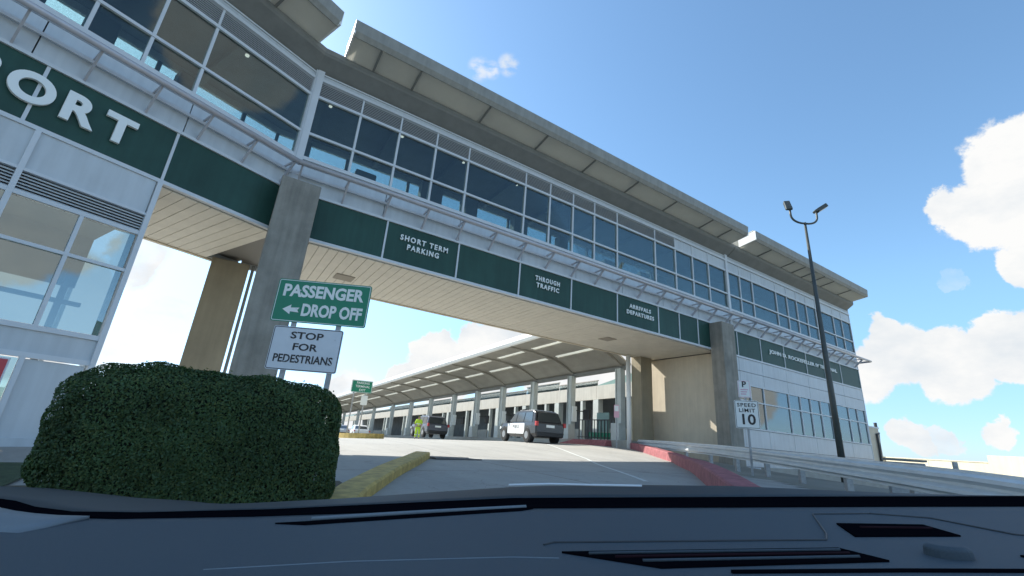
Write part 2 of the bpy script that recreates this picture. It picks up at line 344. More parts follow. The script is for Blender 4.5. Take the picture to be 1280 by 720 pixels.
def ribbon(name,path,w0,w1,m,dz,n=40,parent=None,kind=None):
    # flat strip on the terrain following path; w0/w1 offsets to the left/right of travel
    pts=resample(path,n); mb=MB(); L0=[];R0=[]
    for i,p in enumerate(pts):
        t=pts[min(i+1,n-1)]-pts[max(i-1,0)]; t.normalize(); nn=Vector((-t.y,t.x))
        a=p+nn*w0; b=p-nn*w1; L0.append((a.x,a.y,h(a.x,a.y)+dz)); R0.append((b.x,b.y,h(b.x,b.y)+dz))
    for i in range(n-1): mb.quad(R0[i],R0[i+1],L0[i+1],L0[i])
    o=mb.obj(name,m,parent)
    if kind: o['kind']=kind
    return o
def resample(path,n):
    P=[Vector(p[:2]) for p in path]; d=[0]
    for a,b in zip(P,P[1:]): d.append(d[-1]+(b-a).length)
    out=[]
    for i in range(n):
        s=d[-1]*i/(n-1); k=max(j for j in range(len(d)) if d[j]<=s+1e-9); k=min(k,len(P)-2)
        out.append(P[k].lerp(P[k+1],(s-d[k])/(d[k+1]-d[k])))
    return out
def kerb(name,path,w,ht,m,label,n=30,taper=0,chamfer=.03):
    pts=resample(path,n); mb=MB(); rings=[]
    for i,p in enumerate(pts):
        t=pts[min(i+1,n-1)]-pts[max(i-1,0)]; t.normalize(); nn=Vector((-t.y,t.x)); z=h(p.x,p.y)
        k=1
        if taper: k=min(1,(min(i,n-1-i)+.35)/taper)
        prof=[(w/2,-.1),(w/2,ht*k-chamfer),(w/2-chamfer,ht*k),(-w/2+chamfer,ht*k),(-w/2,ht*k-chamfer),(-w/2,-.1)]
        rings.append([(p.x+nn.x*a,p.y+nn.y*a,z+b) for a,b in prof])
    for i in range(n-1):
        for k in range(5): mb.quad(rings[i][k],rings[i+1][k],rings[i+1][k+1],rings[i][k+1])
    mb.quad(*rings[0][::-1]); mb.quad(*rings[-1])
    o=mb.obj(name,m); tag(o,label,'kerb'); return o

# ------------------------------------------------------------------ ground
gx=np.concatenate([[-3000,-1200,-500,-250,-140,-90,-60],np.linspace(-45,60,71),[75,95,130,200,350,800,1500,3000]])
gy=np.concatenate([[-3000,-1200,-500,-250,-140,-90,-60],np.linspace(-40,110,101),[130,160,220,400,800,1500,3000]])
sheet('ground',gx,gy,'ground_mat')
sheet('road',np.linspace(-14,24,77),np.linspace(-14,96,221),'road_concrete',.012,lambda x,y:(x<17.9+np.clip((y-13)*.9,-30,2.2)))
# ------------------------------------------------------------------ facade builder
# local frame of each block: x along the wall to the right, y into the building, z up
TZ=dict(T=10.31,M=8.86,B=7.95,G=6.78,H=5.34)
def bar(o,name,x0,x1,y0,y1,z0,z1,m='white_metal'): return MB().box(x0,x1,y0,y1,z0,z1).obj(name,m,o)
def upper(o,xs,x0,x1,thick=(),depth=4.5,texts=True,brk=1.375,greens=(),roof=None,ribs=(),louver_to=None,backmull=True,planks=True,colgap=()):
    "upper corridor: glazing, louvers, sunshade, eave"
    z=TZ
    # transoms
    for zz,hh,nm in ((z['T'],.05,'transom'),(z['M'],.04,'transom'),(z['B'],.06,'transom'),(z['G'],.04,'trim')):
        bar(o,nm,x0,x1,-.07,.02,zz-hh,zz+hh)
    for x in xs:
        w=.10 if x in thick else .036
        bar(o,'mullion',x-w,x+w,-.10 if w>.09 else -.05,.10,z['B']+.06 if w<.09 else z['G']+.1,z['T']+(1.0 if w>.09 else .0))
    # panes
    for a,b in zip(xs,xs[1:]):
        for lo,hi in ((z['B'],z['M']),(z['M'],z['T'])):
            MB().box(a+.03,b-.03,.0,.02,lo+.03,hi-.03).obj('window_pane','window_glass',o)
    # louver band
    lt=z['T']+.62; le=louver_to if louver_to is not None else x1
    bar(o,'louver_back',x0,x1,.10,.16,z['T']+.03,lt,'dark_gap')
    if le>x0:
        lm=MB()
        for k in range(9): 
            zz=z['T']+.075+k*.064; lm.extr([(-.03,zz),(.05,zz+.045),(.06,zz+.035),(-.02,zz-.012)],x0,le)
        lm.obj('louver_slats','louver',o,kind='stuff')
    if le<x1:
        for a,b in zip(xs,xs[1:]):
            if b>le+.1: bar(o,'upper_panel',max(a,le)+.015,b-.015,-.02,.03,z['T']+.06,lt-.01,'white_panel')
    for x in xs[::1]:
        if x not in thick: bar(o,'upper_mullion',x-.03,x+.03,-.045,.0,z['T']+.05,lt)
    # head band, wall strip
    bar(o,'head_band',x0,x1,-.09,.05,lt,lt+.10)
    bar(o,'head_strip',x0,x1,-.02,.06,lt+.10,lt+.26,'white_panel')
    bar(o,'head_band',x0,x1,-.06,.05,lt+.26,lt+.31,'louver')
    # spandrel panels between sill and green band
    bar(o,'wall_backing',x0,x1,.055,.10,z['H']+.1,z['B']-.04,'dark_gap')
    a=x0; n=max(1,round((x1-x0)/2.75))
    for k in range(n):
        p=x0+(x1-x0)*k/n; q=x0+(x1-x0)*(k+1)/n
        bar(o,'spandrel_panel',p+.012,q-.012,-.012,.05,z['G']+.04,z['B']-.06,'white_panel')
    for p,q in zip(greens,greens[1:]):
        bar(o,'green_panel',p+.02,q-.02,-.01,.05,z['H']+.05,z['G']-.04,'green_panel')
    for g in greens: bar(o,'panel_joint',g-.03,g+.03,-.04,.03,z['H']+.05,z['G']-.04)
    bar(o,'bottom_trim',x0,x1,-.05,.10,z['H']-.04,z['H']+.05)
    # sunshade: outrigger tube, inner rail and struts
    off=-.72
    MB().tube([(x0,off,7.40),(x1,off,7.40)],.075,12).obj('sunshade_tube','tube_metal',o,smooth=True)
    MB().box(x0,x1,-.12,-.07,7.28,7.36).obj('sunshade_rail','white_metal',o)
    MB().tube([(x0,off+.22,7.44),(x1,off+.22,7.44)],.022,6).obj('sunshade_rail','white_metal',o)
    k0=round(x0/brk); 
    ba=MB().box(-.022,.022,off+.03,-.05,-.03,.03).mesh('bracket_arm','tube_metal')
    bs=MB().hexa([(-.022,-.05,-.62),(.022,-.05,-.62),(.022,-.0,-.52),(-.022,-.0,-.52),(-.022,off+.04,-.02),(.022,off+.04,-.02),(.022,off+.12,.04),(-.022,off+.12,.04)]).mesh('bracket_strut','tube_metal')
    x=x0+.12
    while x<x1:
        inst(ba,'bracket_arm',o,(x,0,7.40)); inst(bs,'bracket_strut',o,(x,0,7.40)); x+=brk
def shell(o,x0,x1,depth=4.5,floor=6.9,dz=0):
    "interior box of the corridor, rear glazing, slab"
    bar(o,'floor_slab',x0,x1,.12,depth,TZ['H']+.14+dz,floor+dz,'interior_floor')
    bar(o,'ceiling',x0,x1,.18,depth,11.15+dz,11.3+dz,'interior')
    g=depth-.45
    bar(o,'rear_sill',x0,x1,depth-.05,depth+.08,TZ['H']-.05,8.1,'white_panel')
    bar(o,'rear_head',x0,x1,g-.05,g+.08,10.92,11.9,'white_panel')
    x=x0
    while x<x1-.5:
        e=min(x+2.75,x1)
        bar(o,'rear_mullion',x-.06,x+.06,g-.04,g+.07,7.6,10.92,'interior')
        MB().box(x+.06,e-.06,g,g+.02,7.6,10.92).obj('rear_pane','clear_glass',o); x+=2.75
    # benches and ceiling beams silhouetted against the rear glass
    x=x0+1.0
    while x<x1-1.5:
        bar(o,'ceiling_beam',x,x+.22,.3,depth-.6,10.9,11.12,'interior'); x+=2.75
    x=x0+1.4
    while x<x1-.5:
        MB().tube([(x,1.3,11.10+dz),(x,1.3,11.148+dz)],.06,12).obj('ceiling_light','downlight',o); x+=2.75
    rr=random.Random(int(x0*10)); x=x0+.6
    while x<x1-1.6:
        w=rr.uniform(.5,1.1); hh=rr.choice((10.3,10.7,10.1,10.9))
        MB().box(x,x+w,depth-1.1,depth-.6,6.95,hh).obj('display_case','interior',o,bevel=.05); x+=rr.uniform(1.8,3.6)
def eave(o,x0,x1,ribs,endlit=True,y_in=-.55,y_out=-1.45,back=5.2,wall0=None,wall1=None):
    w0=x0 if wall0 is None else wall0; w1=x1 if wall1 is None else wall1
    # beam along the wall top (kept behind the gap)
    MB().extr([(-.0,11.26),(-.50,11.62),(-.55,11.70),(-.55,11.88),(.2,11.95),(.2,11.26)],w0,w1).obj('eave_beam','roof_dark',o)
    # outer fascia
    MB().extr([(y_out,12.0),(y_out-.05,11.97),(y_out-.16,12.12),(y_out-.20,12.5),(y_out-.14,12.58),(y_out,12.60)],x0,x1).obj('fascia','roof_grey',o)
    MB().extr([(y_out-.02,12.60),(y_out-.02,12.64),(-.1,12.40),(back,12.30),(back,12.2),(-.1,12.34)],x0,x1).obj('roof_sheet','eave_panel',o)
    bar(o,'roof_deck',w0,w1,.0,back,11.96,12.19,'roof_dark')
    # ribs and panels
    rm=MB().hexa([(-.035,y_in,11.80),(.035,y_in,11.80),(.035,y_out,11.96),(-.035,y_out,11.96),(-.035,y_in,12.3),(.035,y_in,12.3),(.035,y_out,12.55),(-.035,y_out,12.55)]).mesh('rib','roof_dark')
    rs=[x0]+[r for r in ribs if x0+.3<r<x1-.3]+[x1]
    for r in rs[1:-1]: inst(rm,'rib',o,(r,0,0))
    for a,b in zip(rs,rs[1:]):
        MB().hexa([(a+.03,y_in,11.84),(b-.03,y_in,11.84),(b-.03,y_in+.0,11.87),(a+.03,y_in,11.87),(a+.03,y_out,11.99),(b-.03,y_out,11.99),(b-.03,y_out,12.02),(a+.03,y_out,12.02)][0:0] or
          [(a+.03,y_out,11.99),(b-.03,y_out,11.99),(b-.03,y_in,11.84),(a+.03,y_in,11.84),(a+.03,y_out,12.02),(b-.03,y_out,12.02),(b-.03,y_in,11.87),(a+.03,y_in,11.87)]).obj('eave_panel','eave_panel',o)
    for e in (x0,x1):
        MB().hexa([(e-.03,y_out-.16,12.0),(e+.03,y_out-.16,12.0),(e+.03,y_in,11.84),(e-.03,y_in,11.84),(e-.03,y_out-.16,12.56),(e+.03,y_out-.16,12.56),(e+.03,y_in,12.36),(e-.03,y_in,12.36)]).obj('end_plate','canopy_white',o)
def soffit(o,x0,x1,y0,y1,z,step=.30):
    bar(o,'soffit_backing',x0,x1,y0,y1,z+.03,z+.12,'soffit_gap')
    n=round((x1-x0)/step); w=(x1-x0)/n
    pm=MB().box(.008,w-.008,y0+.01,y1,z,z+.026).mesh('soffit_plank','soffit_beige')
    for k in range(n): inst(pm,'soffit_plank',o,(x0+k*w,0,0.0015*((k*7)%3)))
# ---- the bridge over the road
G=thing('pedestrian_bridge','long glazed bridge over the road with green sign band and beige boarded soffit','building',(0,14,0))
bx=[.5,2.0,3.42,4.85,6.24,9.0,10.32,11.64,12.95,14.43,17.15,18.75,20.2,21.63,23.35]
upper(G,bx,.5,23.35,thick=(.5,23.35),greens=[.45,3.56,6.27,9.0,11.68,14.42,17.23,18.81,20.32,21.9],louver_to=18.75)
MB().box(21.9,23.35,-.01,.05,5.39,6.74).obj('green_panel','green_panel',G)
shell(G,-.30,23.3)
eave(G,1.05,23.25,[2.0,3.42,6.25,9.0,11.66,14.4,17.2,20.2,21.9],wall0=.35,wall1=23.6)
soffit(G,.45,21.9,.10,4.48,5.26)
bar(G,'soffit_edge',.3,23.3,4.48,4.62,5.22,5.55,'beige_render')
for x,y in ((3.0,2.6),(16.1,2.3)):
    v=MB().box(x-.33,x+.33,y-.33,y+.33,5.235,5.259).obj('air_grille','soffit_gap',G)
for st,xc,zc,w in (('SHORT TERM',4.95,6.30,1.78),('PARKING',4.93,6.00,1.18),('THROUGH',10.40,6.31,1.26),('TRAFFIC',10.42,6.02,1.16),('ARRIVALS',15.93,6.33,1.46),('DEPARTURES',15.93,6.02,1.84)):
    text(st,.27,'letter_white',G,(xc,-.045,zc),bold=.007,ext=.02,sp=1.3,width=w,caph=.20,split=True)
for x0,x1,zt in ((.18,1.25,6.80),(21.30,22.42,6.72)):
    MB().box(x0,x1,-.76,-.02,-1.6,zt).obj('column','column_concrete',G,bevel=.025)
MB().box(-1.15,.0,3.9,4.9,-1.6,5.30).obj('rear_pier','pier_brown',G,bevel=.02)
MB().box(20.55,21.5,4.05,4.8,-1.0,5.26).obj('rear_pier','pier_brown',G,bevel=.02)
MB().tube([(.12,3.95,5.3),(.12,3.95,-1)],.05,8).obj('downpipe','roof_dark',G)
# ---- right tower
T=thing('terminal_tower','right-hand glazed terminal block with green name band and lower window strip','building',(23.35,14,0))
tx=[0,.12,1.32,2.65,5.36,6.69,7.95,9.23,10.58,13.15,14.49,15.95]
upper(T,tx[1:],.12,15.95,greens=[-.9,.5,2.86,5.47,8.16,10.6,13.0,15.95],louver_to=.12)
eave(T,.72,15.55,[2.65,5.36,6.69,7.95,9.23,10.58,13.15],wall0=.3,wall1=15.75)
bar(T,'upper_wall',.12,15.95,.02,.2,11.3,11.4,'white_panel')
bar(T,'roof_edge',.2,15.9,.2,6,11.4,12.3,'white_panel')
text('JOHN D. ROCKEFELLER IV TERMINAL',.36,'letter_white',T,(8.05,-.045,6.14),bold=.010,ext=.02,sp=1.08,width=8.6,caph=.30,split=True)
gj=[.45-.9,.5,2.86,5.47,8.16,10.6,13.0,15.95]
gj=[-.93,.5,2.86,5.47,8.16,10.6,13.0,15.95]
def rowp(z0,z1):
    for a,b in zip(gj,gj[1:]): bar(T,'wall_panel',a+.012,b-.012,-.01,.05,z0+.012,z1-.012,'white_panel')
rowp(4.55,5.30); rowp(3.87,4.55); rowp(.55,1.48); rowp(-.4,.55); rowp(-1.6,-.4)
bar(T,'panel_backing',-.93,15.95,.06,.12,-1.6,5.3,'dark_gap').hide_render=False
lw=[-.3,1.32,2.65,5.36,6.69,7.95,9.23,10.58,13.15,14.49,15.75]
# the glazed strip must be see-through: rebuild backing as two strips
bpy.data.objects.remove([q for q in COL.objects if q.name.startswith('panel_backing')][0])
bar(T,'panel_backing',-.93,15.95,.06,.12,3.86,5.3,'dark_gap'); bar(T,'panel_backing',-.93,15.95,.06,.12,-1.6,1.5,'dark_gap')
for zz in (1.52,2.95,3.83): bar(T,'transom',-.93,15.95,-.06,.06,zz-.035,zz+.035)
for x in lw:
    bar(T,'mullion',x-.035,x+.035,-.055,.06,1.555,3.795)
for a,b in zip(lw,lw[1:]):
    for lo,hi in ((1.52,2.95),(2.95,3.83)): MB().box(a+.03,b-.03,.0,.02,lo+.03,hi-.03).obj('window_pane','low_glass',T)
bar(T,'wall_panel',15.75,15.95,-.01,.05,1.55,3.8,'white_panel')
bar(T,'interior_back',-.9,15.8,2.6,2.7,-1.6,11.2,'interior'); bar(T,'side_wall',15.95,16.05,-.02,8,-1.6,11.4,'white_panel')
bar(T,'floor_slab',-.9,15.9,.12,2.6,5.4,6.9,'interior_floor'); bar(T,'ceiling',.0,15.9,.16,2.6,11.12,11.26,'interior'); bar(T,'ceiling',-.9,15.9,.14,2.6,4.0,4.1,'interior')
bar(T,'return_wall',-1.32,-.95,.02,5.2,-1.6,5.25,'beige_render')
bar(T,'rear_wall',-1.3,15.95,5.2,5.4,-1.6,11.4,'beige_render')
MB().tube([(-.5,-.72,7.4),(16.5,-.72,7.4),(16.0,.25,7.25)],.07,10).obj('sunshade_tube','tube_metal',T,smooth=True)
# ---- left wing, turned 24 degrees toward the road
A=math.radians(23.99)
Wg=thing('terminal_wing','left angled terminal wing with large white letters on its green band','building',(.33,14,0),A)
wx=[-14.0,-12.6,-11.2,-8.4,-7.4,-6.2,-5.09,-4.02,-2.88,.0]
upper(Wg,wx,-14,.0,greens=[-13.8,-11,-8.2,-5.3,-2.87,.05],thick=(-2.88,) if 0 else (),brk=1.14)
MB().box(-.02,.12,-.09,.1,6.9,11.3).obj('mullion','white_metal',Wg)
shell(Wg,-14,1.15,4.4,dz=.012)
eave(Wg,-14,-.42,[-12.6,-11.2,-8.4,-7.0,-5.6,-4.0,-1.9],wall1=.5)
soffit(Wg,-2.85,.12,.10,4.4,5.26)
MB().hexa([(-2.85,4.4,5.22),(.6,4.4,5.22),(.6,4.55,5.22),(-2.85,4.55,5.22),(-2.85,4.4,5.6),(.6,4.4,5.6),(.6,4.55,5.6),(-2.85,4.55,5.6)]).obj('soffit_edge','beige_render',Wg)
for ch,xc,w in (('A',-8.55,.70),('I',-7.98,.17),('R',-7.45,.56),('P',-6.15,.50),('O',-5.38,.70),('R',-4.66,.56),('T',-3.93,.58)):
    text(ch,.9,'letter_white',Wg,(xc,-.08,6.06),name='letter',bold=.035,ext=.04,width=w,caph=.68,res=8)
for zz,w in ((4.42,.03),(3.93,.045),(3.0,.035),(1.43,.05),(.90,.05)): bar(Wg,'transom',-14,-2.85,-.06,.06,zz-w,zz+w)
bar(Wg,'corner_trim',-2.93,-2.83,-.08,.1,-1.6,5.30)
for a,b in ((-14,-11),(-11,-8),(-8,-5.05),(-5.05,-2.93)):
    bar(Wg,'wall_panel',a+.015,b-.015,-.01,.05,4.45,5.30,'white_panel'); bar(Wg,'wall_panel',a+.0,b-.0,-.01,.05,.95,1.38,'white_panel')
for k in range(6):
    MB().extr([(-.04,3.99+k*.066),(.04,4.035+k*.066),(.045,4.025+k*.066),(-.03,3.975+k*.066)],-14,-2.93).obj('louver_slat','louver',Wg)
bar(Wg,'louver_back',-14,-2.93,.06,.1,3.98,4.40,'dark_gap')
lx=[-14,-11.2,-8,-6.5,-5.03,-3.93,-2.93]
for x in lx[1:-1]: bar(Wg,'mullion',x-.035,x+.035,-.055,.06,1.48,3.885); 
bar(Wg,'mullion',-5.08,-4.99,-.065,.06,1.48,5.3)
for a,b in zip(lx,lx[1:]):
    for lo,hi in ((1.46,3.0),(3.0,3.9)): MB().box(a+.03,b-.03,.0,.02,lo+.03,hi-.03).obj('window_pane','low_glass',Wg)
for x in (-7.2,-5.6,-3.92): bar(Wg,'door_frame',x-.04,x+.04,-.055,.06,-.7,.85)
for a,b in ((-14,-7.2),(-7.2,-5.6),(-5.6,-3.92),(-3.92,-2.93)): MB().box(a+.05,b-.05,.0,.02,-.65,.83).obj('door_pane','low_glass' if a<-4 else 'white_panel',Wg)
bar(Wg,'plinth',-14,-2.93,-.08,.08,-1.6,-.62,'white_panel')
# interior frame lines seen through the lower glass
for x in (-9,-6.3,-4.75,-3.35): bar(Wg,'inner_post',x-.06,x+.06,2.2,2.3,-1.2,3.9,'interior')
bar(Wg,'inner_rail',-14,-2.95,2.2,2.3,2.35,2.45,'interior')
bar(Wg,'inner_ceiling',-14,-2.95,.12,3.4,4.4,4.6,'interior'); bar(Wg,'inner_floor',-14,-2.95,.1,4.4,-1.2,-1.0,'interior_floor')
bar(Wg,'inner_slab_edge',-14,-2.95,3.4,3.5,3.0,4.6,'interior')
bar(Wg,'end_wall',-2.95,-2.86,.1,.5,-1.6,5.22,'white_panel'); bar(Wg,'end_wall',-2.95,-2.86,4.0,4.4,-1.6,5.22,'white_panel')
Po=thing('red_poster','red and white poster panel inside the door of the left wing','poster',(.33,14,0),A)
MB().box(-4.75,-4.07,-.10,-.065,-.33,.80).obj('poster_board','sign_white',Po)
MB().box(-4.72,-4.10,-.112,-.102,.2,.77).obj('red_field','poster_red',Po); MB().hexa([(-4.72,-.112,-.3),(-4.3,-.112,-.3),(-4.3,-.102,-.3),(-4.72,-.102,-.3),(-4.72,-.112,.1),(-4.1,-.112,.2),(-4.1,-.102,.2),(-4.72,-.102,.1)]).obj('red_field','poster_red',Po)

# ------------------------------------------------------------------ canopy over the drop-off kerb
CA=math.radians(88); CX,CY=20.3,19.5
def csl(s): return -.021*s
CPY=thing('entrance_canopy','long curved grey canopy roof over the drop off lane with white skylight slots','canopy',(CX,CY,0),CA)
# local x = s along the kerb, local y = toward the road (left)
prof=[(-.35,4.80),(0,4.88),(.5,5.2),(1.2,5.5),(2,5.70),(3.5,5.84),(5.2,5.88)]
cs=[0,4.7,9.3,14.1,18.9,24.2,30.8,37.6,45.5,55.5,66,78,90]
def cP(y):
    ys=[p[0] for p in prof]; zs=[p[1] for p in prof]; return float(np.interp(y,ys,zs))
def cpatch(mb,s0,s1,y0,y1,t=.12,n=3):
    ys=[y0+(y1-y0)*k/n for k in range(n+1)]
    for a,b in zip(ys,ys[1:]):
        mb.hexa([(s0,a,cP(a)+csl(s0)),(s1,a,cP(a)+csl(s1)),(s1,b,cP(b)+csl(s1)),(s0,b,cP(b)+csl(s0)),
                 (s0,a,cP(a)+t+csl(s0)),(s1,a,cP(a)+t+csl(s1)),(s1,b,cP(b)+t+csl(s1)),(s0,b,cP(b)+t+csl(s0))])
for i,(a,b) in enumerate(zip(cs,cs[1:])):
    a0=a-(.6 if i==0 else 0); m=MB(); p=.62 if b-a<7 else 1.2; q=b-p+.2; p=a+p-.1
    # slab with two slots per bay
    cpatch(m,a0,b,-.35,1.55,n=5); cpatch(m,a0,b,1.9,3.45,n=2); cpatch(m,a0,b,3.9,5.2,n=1)
    for y0,y1 in ((1.55,1.9),(3.45,3.9)): cpatch(m,a0,p,y0,y1,n=1); cpatch(m,q,b,y0,y1,n=1)
    m.obj('roof_sheet','canopy_paint',CPY)
    for y0,y1 in ((1.55,1.9),(3.45,3.9)):
        k=MB(); cpatch(k,p,q,y0,y1,t=.03,n=1); o=k.obj('skylight','skylight_panel',CPY); o.location.z=.05
    # rib beam at each column
    r=MB(); 
    ys=np.linspace(-.3,5.1,7)
    for y0,y1 in zip(ys,ys[1:]):
        d0=.16-.015*y0; d1=.16-.015*y1
        r.hexa([(a-.14,y0,cP(y0)-d0+csl(a)),(a+.14,y0,cP(y0)-d0+csl(a)),(a+.14,y1,cP(y1)-d1+csl(a)),(a-.14,y1,cP(y1)-d1+csl(a)),
                (a-.14,y0,cP(y0)+csl(a)),(a+.14,y0,cP(y0)+csl(a)),(a+.14,y1,cP(y1)+csl(a)),(a-.14,y1,cP(y1)+csl(a))])
    r.obj('rib_beam','canopy_paint',CPY)
    ed=MB(); 
    ed.hexa([(a0,-.30,4.55+csl(a0)),(b,-.30,4.55+csl(b)),(b,-.1,4.55+csl(b)),(a0,-.1,4.55+csl(a0)),(a0,-.30,4.79+csl(a0)),(b,-.30,4.79+csl(b)),(b,-.1,4.79+csl(b)),(a0,-.1,4.79+csl(a0))])
    ed.obj('edge_beam','roof_dark',CPY)
    f=MB(); pf=[(5.2,5.82),(5.32,5.86),(5.40,6.02),(5.34,6.24),(5.1,6.42),(4.6,6.52),(4.6,6.44),(5.0,6.36),(5.2,6.1)]
    b0=len(f.v)
    for x in (a0,b):
        for y,z in pf: f.v.append((x,y,z+csl(x)))
    for k in range(len(pf)):
        j=(k+1)%len(pf); f.f.append((b0+k,b0+j,b0+len(pf)+j,b0+len(pf)+k)); f.m.append(0)
    f.f.append(tuple(range(len(pf)))); f.f.append(tuple(range(len(pf),2*len(pf)))[::-1]); f.m+=[0,0]
    f.obj('roof_fascia','canopy_white',CPY)
# columns with pedestals
for i,s in enumerate(cs[:-1]):
    g=.45+csl(s)
    MB().box(s-.24,s+.24,-.22,.16,g-.7,4.62+csl(s)).obj('column','column_pale',CPY,bevel=.015)
    MB().box(s-.34,s+.34,-.1,.42,g-.7,g+.95).obj('pedestal','column_pale',CPY,bevel=.02)
    MB().tube([(s+.12,.2,4.6+csl(s)),(s+.12,.2,g+.6)],.035,6).obj('downpipe','column_pale',CPY)
for s in (11.5,21.5,27):
    MB().box(s-.25,s+.25,3.2,3.5,6.3+csl(s),7.0+csl(s)).obj('roof_vent','roof_dark',CPY)
# building behind the canopy
TB=thing('terminal_building','low terminal front behind the canopy columns with cream band and dark doorways','building',(CX,CY,0),CA)
def sbox(o,name,s0,s1,y0,y1,z0,z1,m,**k):
    return MB().hexa([(s0,y0,z0+csl(s0)),(s1,y0,z0+csl(s1)),(s1,y1,z0+csl(s1)),(s0,y1,z0+csl(s0)),(s0,y0,z1+csl(s0)),(s1,y0,z1+csl(s1)),(s1,y1,z1+csl(s1)),(s0,y1,z1+csl(s0))]).obj(name,m,o,**k)
for i,(a,b) in enumerate(zip(cs,cs[1:])):
    sbox(TB,'cream_band',a+.01,b-.01,-2.6,-2.3,3.3,4.25,'band_cream')
    sbox(TB,'back_wall',a,b,-6.8,-6.6,-1,4.2,'interior')
    sbox(TB,'roof_slab',a,b,-7,-2.62,3.95,4.15,'interior')
    sbox(TB,'wall_pier',a-.25,a+.30,-2.7,-2.25,-1,3.28,'column_pale')
    sbox(TB,'wall_pier',a+1.5,a+1.75,-2.6,-2.3,-1,3.28,'column_pale')
    if i%3!=2: sbox(TB,'counter_wall',a+1.75,b-.3,-2.5,-2.2,.2,1.3,'counter')
    if i==0: continue
    sbox(TB,'clerestory_pane',a+.05,b-.05,-2.48,-2.44,4.27,4.62 if i%2 else 4.9,'low_glass')
    sbox(TB,'clerestory_bar',a,b,-2.52,-2.40,4.62 if i%2 else 4.86,4.68 if i%2 else 4.92,'canopy_paint')
MB().hexa([(0.2,-2.5,4.27),(4.7,-2.5,4.17),(4.7,-2.4,4.17),(0.2,-2.4,4.27),(0.2,-2.5,5.0),(4.7,-2.5,4.2),(4.7,-2.4,4.2),(0.2,-2.4,5.0)]).obj('gable_panel','teal_panel',TB)
sbox(TB,'walkway',-1.2,92,-6.8,.55,-1.6,.45,'counter')
sbox(TB,'interior_wall',-1.3,-1.1,-6.8,-2.4,-1,4.2,'band_cream')
# monitor signs hung beside columns
first=None
for k,(s,lab) in enumerate(((4.7,'black hanging sign with white edge beside the second canopy column from the bridge'),(14.1,'black hanging sign behind the parked police car'),(18.9,'black hanging sign left of the police car, on the fifth canopy column'),(24.2,'small far black hanging sign nearest the worker in yellow'))):
    t=thing('hanging_sign',lab,'sign',(CX+s*math.cos(CA),CY+s*math.sin(CA),csl(s)),CA,'black signs along the canopy columns')
    MB().box(-1.05,-.42,-.9,-.75,1.75,2.45).obj('sign_board','sign_black',t,bevel=.02)
    MB().box(-.38,-.28,-.25,.12,1.6,2.6).obj('sign_edge','letter_white',t)
    MB().box(-.42,-.3,-.82,-.2,2.3,2.36).obj('arm','pole_bronze',t)
# railing and booth in the first bay
t=thing('metal_railing','dark metal railing with pale teal panel on the walkway in first canopy bay','railing',(CX,CY,.45),CA)
for k in range(12): MB().box(.45+k*.3,.49+k*.3,-.04,0,0,1.15).obj('baluster','steel_dark',t)
MB().box(.4,3.9,-.05,.01,1.13,1.19).obj('top_rail','steel_dark',t); MB().box(.4,3.9,-.05,.01,.1,.14).obj('bottom_rail','steel_dark',t)
MB().box(1.0,2.1,-.1,-.06,.45,1.6).obj('panel','teal_panel',t); MB().box(.9,2.9,-.1,-.06,.05,.42).obj('panel','sign_green',t)
MB().box(.3,.36,-.05,.01,0,1.65).obj('post','steel_dark',t)
t=MB().tube([(19.7,18.25,-.6),(19.7,18.25,5.2)],.13,14).obj('drain_pole','canopy_white',smooth=True); tag(t,'cream round pole standing beside the far pier under the bridge','pole')
t=thing('warning_sign','small pink and white sign on the pole by the first canopy column','sign',(19.25,18.75,2.0),math.radians(-45))
MB().box(-.14,.14,-.02,.0,-.35,.35).obj('sign_plate','sign_pink',t); MB().box(-.11,.11,-.026,-.021,0,.3).obj('sign_face','letter_white',t); MB().box(-.03,.03,.01,.06,-2.2,.35).obj('post','post_steel',t)
# ------------------------------------------------------------------ kerbs, guard rail
kerb('yellow_kerb',[(.75,4.0),(1.72,6.2),(2.85,8.2),(4.0,10.1),(5.0,11.9)],.40,.17,'yellow_paint','long yellow painted kerb beside the drain grate, pointing up the road',n=26)
t=thing('yellow_island','far rounded yellow kerbed island in front of the white car','traffic island',(8.3,30.5,0))
mb=MB(); n=28; top=[];bot=[]
for k in range(n):
    a=2*math.pi*k/n; x=8.3+1.35*math.cos(a)-.0; y=30.5+3.0*math.sin(a); z=h(x,y); top.append((x-8.3,y-30.5,z+.30)); bot.append((x-8.3,y-30.5,z-.1))
for k in range(n): mb.quad(bot[k],bot[(k+1)%n],top[(k+1)%n],top[k])
mb.quad(*top); mb.obj('kerb_ring','yellow_paint',t)
RK=[(21.1,19.6),(19.5,17.6),(17.6,14.8),(15.9,12.2),(12.6,9.0),(9.2,6.2),(6.2,3.7),(3.8,1.4)]
kerb('red_kerb',RK,.42,.34,'red_paint','red painted kerb running below the guard rail',n=44)
o=MB().hexa([(18.95,19.6,-.2),(20.9,19.55,-.2),(20.9,25.5,-.2),(19.9,25.5,-.2),(19.45,19.7,.42),(20.8,19.65,.42),(20.8,25.3,.40),(20.15,25.3,.36)]).obj('red_ramp','red_paint'); tag(o,'red painted raised kerb ramp in front of the railing','kerb')
